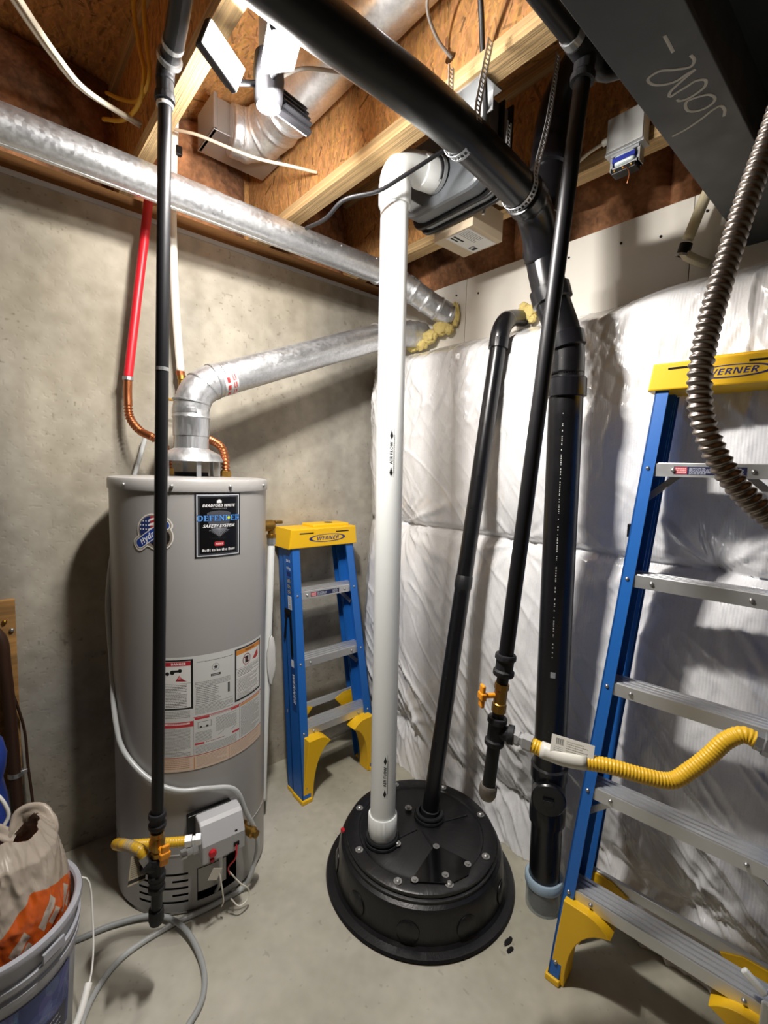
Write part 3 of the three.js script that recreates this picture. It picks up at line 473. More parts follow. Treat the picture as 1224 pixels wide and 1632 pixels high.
  part('wire_tag', bbox(at(-0.03, -0.086, 0.095), 0.03, 0.034, 0.0008, new THREE.Quaternion().setFromAxisAngle(n0, -0.5), 0), M.paper, o);
  part('pilot_line', tube([at(-0.02, -0.05, 0.03), at(-0.03, -0.098, 0.012), at(0.03, -0.085, 0.03), at(0.075, -0.05, 0.02)], 0.004), M.cableBlack, o);
}
// flue from the draft hood to the wall
{
  const o = thing('flue_pipe', 'galvanised flue pipe rising from the water heater to the corner', 'flue pipe', [HC.x, 1.45, HC.z]), r = 0.056;
  part('lower_sleeve', lathe([[r - 0.002, 1.47], [r, 1.47], [r, 1.525], [r + 0.003, 1.53], [r, 1.535], [r, 1.56]], HC, V(0, 1, 0), 40), M.galv, o);
  const P = [V(HC.x, 1.555, HC.z), V(0.552, 1.612, -1.585), V(0.604, 1.654, -1.587)], E = V(1.36, 1.962, -1.63), dir = E.clone().sub(P[2]).normalize();
  part('elbow', tube([V(HC.x, 1.54, HC.z), P[0], P[1], P[2], P[2].clone().addScaledVector(dir, 0.03)], r, { n: 40, per: 0.006 }), M.galv, o);
  const ring = (c, d, rr = r + 0.003) => part('seam', lathe([[rr - 0.004, -0.004], [rr, -0.002], [rr, 0.002], [rr - 0.004, 0.004]], c, d, 40), M.galvDull, o);
  ring(V(HC.x + 0.002, 1.578, HC.z), V(0.15, 1, 0)); ring(V(0.572, 1.634, -1.586), V(0.6, 0.75, 0)); ring(P[2], dir);
  part('sloped_pipe', cyl(P[2].clone().addScaledVector(dir, 0.008), E, r - 0.001, r - 0.001, 40, true), M.galv, o);
  part('upper_elbow', tube([E.clone().addScaledVector(dir, -0.02), E, V(1.43, 1.985, -1.632), V(1.49, 2.0, -1.62), V(1.6, 2.01, -1.6)], r + 0.002, { n: 32, per: 0.01, rf: (s) => 0.057 + (s % 0.045 < 0.012 ? 0.003 : 0) }), M.galv, o);
  const dm = decalMat(256, 128, (g, w, h) => { g.fillStyle = 'rgba(225,225,225,0.85)'; g.fillRect(0, 0, w, h); g.fillStyle = '#c03a3a'; for (let i = 0; i < 4; i++) { g.fillRect(14 + i * 62, 18, 46, 30); g.fillRect(30 + i * 60, 76, 40, 28); } g.fillStyle = '#fff'; g.font = 'bold 20px sans-serif'; for (let i = 0; i < 4; i++) g.fillText('HOT', 16 + i * 62, 41, 40); }, 0.4);
  const lg = new THREE.CylinderGeometry(r + 0.0006, r + 0.0006, 0.05, 24, 1, true, -0.2, 2.0); orient(lg, P[2].clone().addScaledVector(dir, 0.04), dir); part('tape_label', lg, dm, o, 'tape with red print around the pipe');
}
// water pipes
{
  const o = thing('red_water_pipe', 'red plastic hot water pipe dropping behind the water heater', 'water pipe', [0.396, 1.64, -1.8]);
  part('pipe', tube([[0.476, 2.34, -1.8], [0.466, 2.229, -1.8], [0.432, 1.95, -1.802], [0.396, 1.66, -1.8]], 0.0145, { n: 16 }), M.red, o);
  part('crimp_ring', lathe([[0.012, 0], [0.0165, 0], [0.0165, 0.012], [0.012, 0.012]], [0.396, 1.655, -1.8]), M.galvDull, o);
  const rib = (s) => 0.0125 + (s > 0.09 && s < 0.2 || s > 0.245 ? 0.0022 * Math.cos(s * 2 * Math.PI / 0.011) : 0.001);
  part('copper_connector', tube([[0.396, 1.66, -1.8], [0.395, 1.59, -1.8], [0.398, 1.53, -1.79], [0.42, 1.485, -1.75], [0.452, 1.463, -1.715], [0.482, 1.435, -1.7], [0.492, 1.4, -1.7], [0.493, 1.365, -1.7]], 0.0125, { n: 16, per: 0.0018, rf: rib }), M.copper, o, 'ribbed copper connector');
  part('nut', lathe([[0, 0], [0.018, 0], [0.018, 0.022], [0.013, 0.026], [0, 0.026]], [0.493, 1.34, -1.7], V(0, 1, 0), 6), M.brass, o);
}
{
  const o = thing('white_water_pipe', 'white plastic cold water pipe with brass valve behind the flue elbow', 'water pipe', [0.575, 1.6, -1.82]);
  part('pipe', tube([[0.55, 2.62, -1.77], [0.547, 2.5, -1.775], [0.543, 2.25, -1.79], [0.556, 1.95, -1.81], [0.575, 1.715, -1.822]], 0.0138, { n: 16 }), M.pexWhite, o);
  part('crimp_ring', lathe([[0.01, 0], [0.0155, 0], [0.0155, 0.016], [0.01, 0.016]], [0.575, 1.7, -1.822]), M.copper, o);
  const v = part('valve_body', lathe([[0, 0], [0.013, 0], [0.013, 0.03], [0.018, 0.035], [0.021, 0.05], [0.018, 0.068], [0.013, 0.072], [0.012, 0.12], [0.015, 0.124], [0.015, 0.14], [0, 0.14]], [0.578, 1.562, -1.82], V(0, 1, 0), 16), M.brass, o);
  part('side_port', lathe([[0, 0], [0.009, 0], [0.009, 0.02], [0.013, 0.022], [0.013, 0.036], [0, 0.038]], [0.585, 1.625, -1.82], V(0.8, 0.15, 0.6), 10), M.brass, v);
  part('handle', [cyl([0.575, 1.606, -1.8], [0.57, 1.604, -1.775], 0.007), bbox([0.552, 1.604, -1.772], 0.07, 0.009, 0.004, null, 0.0015)], M.brass, v);
  part('copper_connector', tube([[0.578, 1.565, -1.82], [0.582, 1.53, -1.812], [0.6, 1.49, -1.74], [0.618, 1.468, -1.66], [0.638, 1.44, -1.6], [0.643, 1.4, -1.578], [0.643, 1.36, -1.574]], 0.0125, { n: 16, per: 0.0018, rf: (s) => 0.0125 + 0.0022 * Math.cos(s * 2 * Math.PI / 0.011) }), M.copper, o, 'ribbed copper connector');
  part('nut', lathe([[0, 0], [0.018, 0], [0.018, 0.022], [0.013, 0.026], [0, 0.026]], [0.643, 1.335, -1.574], V(0, 1, 0), 6), M.brass, o);
}
{
  const o = thing('relief_pipe', 'thin white discharge pipe with brass relief valve on the tank side', 'relief pipe', [0.8, 0.06, -1.59]);
  part('relief_valve', [lathe([[0, 0], [0.016, 0], [0.016, 0.02], [0.021, 0.026], [0.021, 0.062], [0.015, 0.07], [0, 0.07]], [0.772, 1.157, -1.6], V(1, 0, -0.05), 16), lathe([[0, 0], [0.014, 0], [0.014, 0.03], [0.018, 0.032], [0.018, 0.045], [0, 0.045]], [0.832, 1.155, -1.603], V(0, -1, 0), 14), bbox([0.86, 1.168, -1.605], 0.03, 0.012, 0.026, null, 0.003)], M.brass, o);
  part('adapter', lathe([[0, 0], [0.0165, 0], [0.0165, 0.03], [0, 0.03]], [0.832, 1.085, -1.603]), M.galvDull, o);
  part('pipe', tube([[0.832, 1.1, -1.603], [0.822, 0.8, -1.6], [0.808, 0.4, -1.597], [0.797, 0.075, -1.592]], 0.0135, { n: 16 }), M.pvc, o);
  part('pouch', lump([0.822, 0.64, -1.577], 0.026, 0.3, 3, 77, [0.7, 3.6, 0.3], 3), phys({ color: 0xe4e4e2, roughness: 0.3, transmission: 0.2, thickness: 0 }), o, 'white plastic document pouch');
}
// tubes
single('clear_tube', tube([[0.457, 1.484, -1.82], [0.423, 1.35, -1.83], [0.35, 1.15, -1.78], [0.3, 0.95, -1.68], [0.296, 0.75, -1.63], onTank(-80, 0.6, HR + 0.012), onTank(-70, 0.52, HR + 0.012), onTank(-46, 0.447, HR + 0.012), onTank(-28, 0.415, HR + 0.012), onTank(-9, 0.402, HR + 0.012), onTank(8, 0.37, HR + 0.02), onTank(16, 0.28, HR + 0.03), onTank(24, 0.15, HR + 0.045), onTank(18, 0.05, HR + 0.04), [0.6, 0.012, -1.335], [0.5, 0.008, -1.34], [0.367, 0.008, -1.356], [0.245, 0.008, -1.341], [0.17, 0.008, -1.28], [0.13, 0.008, -1.2], [0.12, 0.008, -1.0]], 0.0075, { n: 10, per: 0.01 }), M.clearTube, 'clear plastic tube draped around the water heater and across the floor', 'tube', [0.55, 0, -1.33]);
single('grey_tube', tube([[0.06, 0.008, -1.5], [0.17, 0.008, -1.478], [0.253, 0.01, -1.462], [0.36, 0.016, -1.405], [0.41, 0.022, -1.3], [0.415, 0.008, -1.17], [0.385, 0.008, -1.1], [0.33, 0.008, -1.06], [0.25, 0.008, -1.02]], 0.0075, { n: 10, per: 0.012 }), M.greyTube, 'grey plastic tube curling on the floor under the gas drip leg', 'tube', [0.36, 0, -1.3]);

// ------------------------------------------------------------------ sump basin and its pipes
const BC = V(1.11, 0, -1.035);
{
  const o = thing('sump_basin', 'round black sump basin with bolted lid on the floor', 'sump basin', BC);
  const rim = part('basin', lathe([[0, 0], [0.318, 0], [0.322, 0.006], [0.318, 0.012], [0.296, 0.014], [0.288, 0.022], [0.279, 0.1], [0.272, 0.118], [0.262, 0.124], [0.262, 0.134], [0.25, 0.138], [0, 0.138]], BC, V(0, 1, 0), 96), M.poly, o);
  for (let k = 0; k < 10; k++) { const a = (k * 36 + 20) * D2R, d = V(Math.sin(a), 0, Math.cos(a)), c = BC.clone().addScaledVector(d, 0.276).add(V(0, 0.055, 0)); part('knockout', lathe([[0.034, 0], [0.034, 0.01], [0.028, 0.013], [0, 0.013]], c, d.clone().add(V(0, 0.1, 0)), 20), M.poly, rim); }
  const lid = part('lid', lathe([[0, 0.136], [0.252, 0.136], [0.255, 0.14], [0.255, 0.15], [0.25, 0.153], [0.214, 0.153], [0.21, 0.1495], [0.2, 0.1495], [0.196, 0.152], [0, 0.152]], BC, V(0, 1, 0), 96), M.poly, o);
  for (const a of [0.35, 1.9, 3.3]) part('rib', bbox(BC.clone().add(V(Math.cos(a) * 0.1, 0.1525, Math.sin(a) * 0.1)), 0.17, 0.004, 0.006, new THREE.Quaternion().setFromAxisAngle(V(0, 1, 0), -a), 0.0015), M.poly, lid);
  const bg = lathe([[0, 0], [0.013, 0], [0.013, 0.002], [0.007, 0.0025], [0.0075, 0.007], [0.005, 0.009], [0, 0.009]], [0, 0, 0], V(0, 1, 0), 12);
  for (const [x, z] of [[1.01, -1.224], [0.887, -1.092], [0.891, -0.921], [1.014, -0.815], [1.182, -0.829], [1.304, -0.949], [1.31, -1.118], [1.184, -1.235]]) { const d = V(x - BC.x, 0, z - BC.z).setLength(0.231); spot('bolt', bg, M.screw, lid, [BC.x + d.x, 0.153, BC.z + d.z]); }
  // inspection window
  const w = poly([[1.092, 0.95], [1.126, 0.83], [1.085, 0.808], [1.02, 0.822], [0.934, 0.9]].map(([x, z]) => [x, z])), wg = extrude(w, 0.004, 0.002); wg.rotateX(-Math.PI / 2); wg.translate(0, 0.152, 0);
  const win = part('inspection_cover', wg, std({ color: 0x08080a, roughness: 0.12 }), lid, 'glossy black inspection cover');
  const ig = lathe([[0, 0], [0.011, 0], [0.011, 0.0015], [0.006, 0.002], [0.006, 0.006], [0, 0.007]], [0, 0, 0], V(0, 1, 0), 12);
  for (const [x, z] of [[1.088, -0.942], [1.114, -0.832], [1.03, -0.85], [0.945, -0.897]]) spot('cover_bolt', ig, M.screw, win, [x, 0.157, z]);
  for (const [x, z, r, bolts] of [[0.972, -1.079, 0.057, [[0.995, -1.03]]], [1.172, -1.053, 0.052, [[1.137, -1.124], [1.214, -1.053]]]]) {
    const gr = part('grommet', lathe([[r - 0.014, 0], [r, 0], [r + 0.002, 0.004], [r, 0.009], [r - 0.005, 0.01], [r - 0.005, 0.014], [r - 0.001, 0.017], [r - 0.004, 0.022], [r - 0.014, 0.022]], [x, 0.152, z], V(0, 1, 0), 40), M.rubber, lid);
    for (const [bx, bz] of bolts) spot('grommet_bolt', bg, M.screw, gr, [bx, 0.158, bz]);
  }
  part('red_clip', bbox([0.918, 0.118, -1.222], 0.012, 0.018, 0.02, null, 0.003), M.red, rim);
}
{
  const b = V(0.973, 0.16, -1.079), t = V(0.964, 2.225, -1.103), d = t.clone().sub(b).normalize();
  const o = thing('white_vent_pipe', 'thick white plastic vent pipe standing on the sump lid', 'vent pipe', b), r = 0.0415;
  part('pipe', cyl(b, t, r, r, 48), M.pvc, o);
  part('lower_coupling', lathe([[r, -0.005], [r + 0.003, 0], [r + 0.003, 0.018], [r + 0.0065, 0.03], [r + 0.0065, 0.085], [r + 0.0045, 0.088], [r, 0.0875]], b, d, 48), M.pvc, o);
  const e0 = V(0.9643, 2.155, -1.102);
  part('upper_hub', lathe([[r, 0], [r + 0.0055, 0.001], [r + 0.0065, 0.004], [r + 0.0065, 0.06], [r + 0.003, 0.066]], e0, d, 48), M.pvc, o);
  part('elbow', tube([V(0.9642, 2.2, -1.103), V(0.965, 2.235, -1.103), V(0.985, 2.27, -1.101), V(1.02, 2.288, -1.097), V(1.07, 2.296, -1.092), V(1.09, 2.298, -1.09)], r + 0.004, { n: 40, per: 0.008 }), M.pvc, o);
  part('side_hub', lathe([[r, 0], [r + 0.008, 0.002], [r + 0.009, 0.006], [r + 0.009, 0.055], [r + 0.006, 0.058], [0, 0.058]], V(1.05, 2.293, -1.094), V(1, 0.1, 0.1), 40), M.pvc, o);
  const flow = decalMat(128, 700, (g, w, h) => { g.save(); g.translate(w / 2, h / 2); g.rotate(-Math.PI / 2); g.fillStyle = '#0d0d0d'; g.font = 'bold 66px sans-serif'; g.textAlign = 'center'; g.fillText('AIR FLOW', 0, 14, 300); const arrow = (x, f) => { g.beginPath(); g.moveTo(x + 60, -8); g.lineTo(x - 20, 20); g.lineTo(x + (f ? -70 : 0), -8); g.lineTo(x - 20, -36); g.fill(); }; arrow(-250, 1); arrow(250, 1); g.fillRect(-330, 30, 660, 4); for (let x = -270; x < 250; x += 26) g.fillRect(x, 38, 20, 7); g.restore(); });
  const toCam = Math.atan2(0 - b.x, 0 - b.z);
  for (const y of [1.43, 0.4]) { const lg = new THREE.CylinderGeometry(r + 0.0005, r + 0.0005, 0.155, 10, 1, true, toCam - 0.12, 0.56); lg.translate(0, 0, 0); orient(lg, b.clone().lerp(t, (y - b.y) / (t.y - b.y)), d); part('air_flow_print', lg, flow, o, 'black arrow and words AIR FLOW'); }
}
{
  const b = V(1.172, 0.16, -1.053), t = V(1.43, 1.868, -1.042), d = t.clone().sub(b).normalize();
  const o = thing('discharge_pipe', 'leaning black sump discharge pipe entering the wall in foam', 'drain pipe', b), r = 0.0285;
  part('pipe', cyl(b, t, r, r, 32), M.abs, o);
  part('pipe_bulge', lathe([[r, 0], [r + 0.002, 0.006], [r + 0.003, 0.02], [r + 0.002, 0.045], [r, 0.05]], b.clone().lerp(t, 0.47), d, 32), M.rubber, o);  // raised ring in place of a pinched dent in the pipe, not a sleeve
  part('base_sleeve', lathe([[r, 0], [r + 0.004, 0], [r + 0.004, 0.02], [r, 0.022]], b, d, 32), M.rubber, o);
  part('hub', lathe([[r, 0], [r + 0.006, 0.001], [r + 0.006, 0.035], [r + 0.002, 0.038]], b.clone().lerp(t, 0.972), d, 32), M.absHub, o);
  part('elbow', tube([t.clone().addScaledVector(d, -0.02), t.clone().addScaledVector(d, 0.01), V(1.452, 1.912, -1.044), V(1.485, 1.937, -1.05), V(1.53, 1.956, -1.058), V(1.61, 1.975, -1.07)], r + 0.004, { n: 28, per: 0.006, rf: (s) => r + (s < 0.11 ? 0.005 : 0.001) }), M.absHub, o);
  const pm = decalMat(32, 1024, (g, w, h) => { g.fillStyle = 'rgba(215,215,210,0.55)'; for (let y = 10; y < h; ) { const l = R(4, 14); if (rnd() > 0.25) g.fillRect(12, y, 7, l * 0.6); y += l; } });
  const lg = new THREE.CylinderGeometry(r + 0.0005, r + 0.0005, 1.2, 8, 1, true, -2.95, 0.3); orient(lg, b.clone().lerp(t, 0.6), d); part('print', lg, pm, o);
}
// spray foam around the wall openings
single('spray_foam', [lump([1.585, 2.02, -1.47], 0.035, 0.4, 3, 5, [0.7, 1, 1.2]), lump([1.575, 1.985, -1.53], 0.034, 0.4, 3, 15, [0.8, 0.9, 1.2]), lump([1.57, 1.965, -1.585], 0.032, 0.4, 3, 25, [0.8, 0.9, 1.2]), lump([1.6, 2.06, -1.405], 0.022, 0.4, 3, 35, [0.6, 2.3, 0.8]), lump([1.57, 1.955, -1.63], 0.026, 0.4, 3, 45, [0.8, 0.8, 1.2]), lump([1.588, 2.0, -1.425], 0.022, 0.4, 3, 48, [0.7, 1, 1])], M.foam, 'yellow spray foam below the duct elbow at the wall', 'spray foam', [1.6, 1.97, -1.52], 'spray foam at the wall openings');
single('spray_foam', [lump([1.592, 1.985, -1.03], 0.024, 0.4, 3, 65, [0.7, 1.1, 1]), lump([1.595, 2.01, -1.06], 0.018, 0.4, 3, 75, [0.7, 1, 1]), lump([1.595, 1.96, -1.02], 0.016, 0.4, 3, 85, [0.7, 1, 1])], M.foam, 'small yellow spray foam at the discharge pipe elbow', 'spray foam', [1.6, 1.97, -1.04], 'spray foam at the wall openings');

// ------------------------------------------------------------------ long duct and ceiling ducts
{
  const o = thing('round_duct', 'long round galvanised duct running along the top of the concrete wall', 'duct', [0.3, 2.19, -1.65]), r = 0.048, y = 2.205, z = -1.577;
  part('pipe', cyl([XB, y, z], [0.62, y, z], r, r, 48, true), M.galv, o); part('pipe', cyl([0.6, y, z], [1.32, y, z], r - 0.0012, r - 0.0012, 48, true), M.galv, o);
  part('seam', box(XB, 1.32, y - r - 0.0015, y - r + 0.001, z - 0.006, z + 0.006), M.galv, o);
  const e = part('elbow', tube([[1.29, y, z], [1.32, y, z], [1.36, 2.197, -1.57], [1.41, 2.175, -1.548], [1.47, 2.14, -1.515], [1.54, 2.1, -1.48], [1.618, 2.06, -1.435]], r, { n: 40, per: 0.005, rf: (s) => r + 0.001 + (s % 0.062 < 0.01 ? 0.0035 : 0) }), M.galv, o);
  const lm = decalMat(128, 96, (g, w, h) => { g.fillStyle = '#e8e8e6'; g.fillRect(14, 20, 100, 60); g.fillStyle = '#222'; g.fillRect(88, 28, 18, 18); g.fillRect(24, 52, 70, 9); g.fillStyle = 'rgba(180,40,50,0.8)'; g.fillRect(0, 0, 40, 14); g.fillRect(60, 82, 50, 14); });
  const lg = new THREE.CylinderGeometry(r + 0.0052, r + 0.0052, 0.07, 14, 1, true, 3.3, 1.4); orient(lg, V(1.44, 2.158, -1.532), V(0.66, -0.42, 0.4)); part('sticker', lg, lm, e);
  const sg = new THREE.SphereGeometry(0.004, 8, 6); spot('screw', sg, M.screw, o, [1.08, y + 0.02, z + 0.043]); spot('screw', sg, M.screw, o, [1.26, y + 0.03, z + 0.037]);
}
{
  const o = thing('branch_duct', 'round galvanised duct with elbow running beside the flake-board joist', 'duct', [0.8, 2.5, -1.3]), r = 0.076;
  part('pipe', cyl([0.812, 2.545, -1.5], [0.838, 2.575, 1.2], r, r, 44, true), M.galv, o);
  part('elbow', tube([[0.812, 2.545, -1.47], [0.812, 2.545, -1.53], [0.808, 2.54, -1.58], [0.79, 2.535, -1.63], [0.75, 2.53, -1.665], [0.7, 2.53, -1.675]], r, { n: 40, per: 0.008, rf: (s) => r + 0.001 + (s % 0.07 < 0.012 ? 0.004 : 0) }), M.galv, o);
}
{
  const o = thing('duct_boot', 'rectangular galvanised duct boot under the subfloor beside the lamp', 'duct', [0.74, 2.46, -1.72]);
  part('box', box(0.655, 0.896, 2.512, 2.62, -1.81, -1.68, { bev: 0.004 }), M.galvDull, o); part('end_flange', box(0.642, 0.656, 2.505, 2.625, -1.82, -1.67, { bev: 0.003 }), M.galvDull, o); part('bottom_flange', box(0.642, 0.896, 2.505, 2.513, -1.825, -1.67, { bev: 0.002 }), M.galvDull, o);
}

// ------------------------------------------------------------------ black drain pipes
{
  const o = thing('drain_stack', 'black plastic drain stack standing against the insulation blanket', 'drain pipe', [1.327, 0, -0.688]), r = 0.047;
  const b = V(1.326, 0.055, -0.688), t = V(1.279, 1.665, -0.695), d = t.clone().sub(b).normalize(), at = (y) => b.clone().lerp(t, (y - b.y) / (t.y - b.y));
  part('floor_coupling', lathe([[r + 0.001, 0], [r + 0.008, 0], [r + 0.008, 0.085], [r + 0.001, 0.085]], [1.3275, 0.001, -0.688], d, 40), M.clearCoupling, o, 'translucent coupling at the floor');
  part('coupling_ring', lathe([[r + 0.001, 0.076], [r + 0.0105, 0.076], [r + 0.012, 0.08], [r + 0.012, 0.1], [r + 0.009, 0.105], [r + 0.001, 0.105]], [1.3275, 0.001, -0.688], d, 40), std({ color: 0x9fb4c4, roughness: 0.35 }), o, 'pale blue ring');
  part('pipe', cyl(V(1.327, 0.01, -0.688), t, r, r, 44), M.abs, o);
  const co = part('cleanout_body', lathe([[r, 0], [r + 0.007, 0.004], [r + 0.007, 0.05], [r + 0.003, 0.06], [r + 0.003, 0.14], [r + 0.008, 0.15], [r + 0.008, 0.19], [r, 0.194]], at(0.29), d, 40), M.absHub, o);
  const cd = V(-0.86, 0.02, 0.5).normalize(), cc = at(0.405);
  part('cleanout_plug', [lathe([[0, 0.02], [0.047, 0.02], [0.049, 0.05], [0.05, 0.068], [0.046, 0.073], [0, 0.073]], cc, cd, 32), bbox(cc.clone().addScaledVector(cd, 0.078), 0.032, 0.014, 0.014, new THREE.Quaternion().setFromUnitVectors(V(0, 0, 1), cd), 0.002)], M.abs, co, 'round cleanout plug');
  part('hub', lathe([[r, 0], [r + 0.008, 0.002], [r + 0.008, 0.05], [r + 0.005, 0.054], [r, 0.056]], at(1.60), d, 40), M.absHub, o);
  const U = [V(1.279, 1.66, -0.695), V(1.278, 1.72, -0.698), V(1.27, 1.79, -0.714), V(1.255, 1.865, -0.738), V(1.243, 1.94, -0.757), V(1.237, 2.0, -0.768), V(1.238, 2.1, -0.775), V(1.262, 2.2, -0.78), V(1.28, 2.3, -0.788)];
  part('offset', tube(U, r, { n: 40, per: 0.01 }), M.abs, o);
  const hub = (i, k, L = 0.05) => { const c = U[i].clone().lerp(U[i + 1], k), dd = U[i + 1].clone().sub(U[i]); part('hub', lathe([[r, -L / 2], [r + 0.008, -L / 2 + 0.003], [r + 0.008, L / 2 - 0.003], [r, L / 2]], c, dd, 40), M.absHub, o); };
  hub(1, 0.5, 0.045); hub(3, 0.3, 0.045); hub(5, 0.35, 0.07); hub(7, 0.8, 0.08);
  const ringm = std({ color: 0xb9bbbd, roughness: 0.4 }); const rc = U[4].clone().lerp(U[5], 0.05); part('cut_edge', lathe([[r, -0.002], [r + 0.0015, -0.002], [r + 0.0015, 0.002], [r, 0.002]], U[3].clone().lerp(U[4], 0.1), U[4].clone().sub(U[3]), 40), ringm, o); part('cut_edge', lathe([[r, -0.0015], [r + 0.0015, -0.0015], [r + 0.0015, 0.0015], [r, 0.0015]], U[6], V(0.1, 1, 0), 40), ringm, o);
  part('top_sweep', tube([U[8], V(1.284, 2.36, -0.787), V(1.282, 2.42, -0.77), V(1.272, 2.475, -0.715), V(1.255, 2.495, -0.63), V(1.24, 2.5, -0.5), V(1.23, 2.5, 0.6)], r + 0.006, { n: 36, per: 0.012 }), M.abs, o, 'wide black sweep into the ceiling');
  const pm = decalMat(32, 1024, (g, w, h) => { g.fillStyle = 'rgba(225,225,220,0.75)'; for (let y = 10; y < h; ) { const l = R(4, 14); if (rnd() > 0.25) g.fillRect(10, y, 10, l * 0.6); y += l; } });
  const lg = new THREE.CylinderGeometry(r + 0.0006, r + 0.0006, 0.72, 8, 1, true, -1.28, 0.2); orient(lg, at(1.2), d); part('print', lg, pm, o, 'small white print along the pipe');
  const lg2 = new THREE.CylinderGeometry(r + 0.0006, r + 0.0006, 0.018, 6, 1, true, -1.25, 0.3); orient(lg2, at(0.79), d); part('print', lg2, std({ color: 0x8f9094, roughness: 0.6 }), o);
}
{
  const o = thing('drain_branch', 'thick black drain pipe slung diagonally below the joists', 'drain pipe', [0.75, 2.1, -0.74]), r = 0.0445;
  const P = [V(-0.9, 2.3, -0.83), V(0.432, 2.178, -0.785), V(0.755, 2.136, -0.742), V(1.0, 2.108, -0.74)], q = V(1.105, 2.096, -0.745);
  part('pipe', tube([P[0], P[1], P[2], P[3], q], r, { n: 40, per: 0.03 }), M.abs, o);
  part('elbow', tube([q.clone().add(V(-0.02, 0.002, 0.001)), q, V(1.15, 2.083, -0.75), V(1.19, 2.055, -0.758), V(1.222, 2.015, -0.765), V(1.236, 1.985, -0.77)], r + 0.0055, { n: 36, per: 0.008, rf: (s) => r + (s < 0.045 ? 0.0075 : 0.003) }), M.absHub, o);
}
// perforated hanger straps
function strapGeo(pts, w, wdir) {   // thin band along a path, with a row of real holes
  const c = new THREE.CatmullRomCurve3(pts.map(A)), L = c.getLength(), n = Math.round(L / 0.0095), out = [], holes = [];
  const W = A(wdir).normalize(); for (let i = 0; i < n; i++) {
    const a = c.getPointAt(i / n), b = c.getPointAt((i + 1) / n), T = b.clone().sub(a), l = T.length(); T.normalize(); const w2 = W.clone().addScaledVector(T, -W.dot(T)).normalize(), Nn = T.clone().cross(w2), m = a.clone().lerp(b, 0.5), bs = [T, w2, Nn];
    for (const k of [-1, 1]) out.push(bbox(m.clone().addScaledVector(w2, k * w * 0.36), l * 1.02, w * 0.3, 0.0012, bs, 0));
    out.push(bbox(a.clone().addScaledVector(T, l * 0.16), l * 0.34, w * 0.44, 0.0012, bs, 0));
  }
  return merge(out);
}
const arc = (c, u, v, r, a0, a1, n = 10) => Array.from({ length: n + 1 }, (_, i) => { const t = mix(a0, a1, i / n); return A(c).addScaledVector(A(u), r * Math.cos(t)).addScaledVector(A(v), r * Math.sin(t)); });
{
  const c = V(0.842, 2.126, -0.741), m = std({ color: 0xb9bcc0, metalness: 0.7, roughness: 0.45 });
  single('hanger_strap', strapGeo([V(0.862, 2.30, -0.69), ...arc(c, V(0, 0.05, 1).normalize(), V(0, 1, 0), 0.0462, 0.5, -Math.PI - 0.5, 14), V(0.85, 2.3, -0.79)], 0.019, V(1, -0.1, 0)), m, 'perforated strap holding the diagonal drain pipe to the joist', 'strap', [0.86, 2.29, -0.74], 'perforated hanger straps');
  const c2 = V(1.072, 2.1, -0.743);
  single('hanger_strap', strapGeo([V(1.13, 2.42, -0.69), V(1.1, 2.25, -0.69), ...arc(c2, V(0, 0.05, 1).normalize(), V(0, 1, 0), 0.047, 0.35, -Math.PI - 0.3, 14), V(1.08, 2.29, -0.79)], 0.019, V(1, -0.1, 0)), m, 'long perforated strap at the elbow of the diagonal drain pipe', 'strap', [1.1, 2.29, -0.74], 'perforated hanger straps');
  const g = thing('joist_bracket', 'galvanised metal bracket on the joist edge behind the diagonal drain pipe', 'bracket', [0.94, 2.28, -0.79]); part('plate', box(0.905, 0.975, 2.284, 2.2895, -0.85, -0.74), M.galvDull, g); part('tab', box(0.956, 0.9585, 2.24, 2.33, -0.84, -0.75), M.galvDull, g);
}

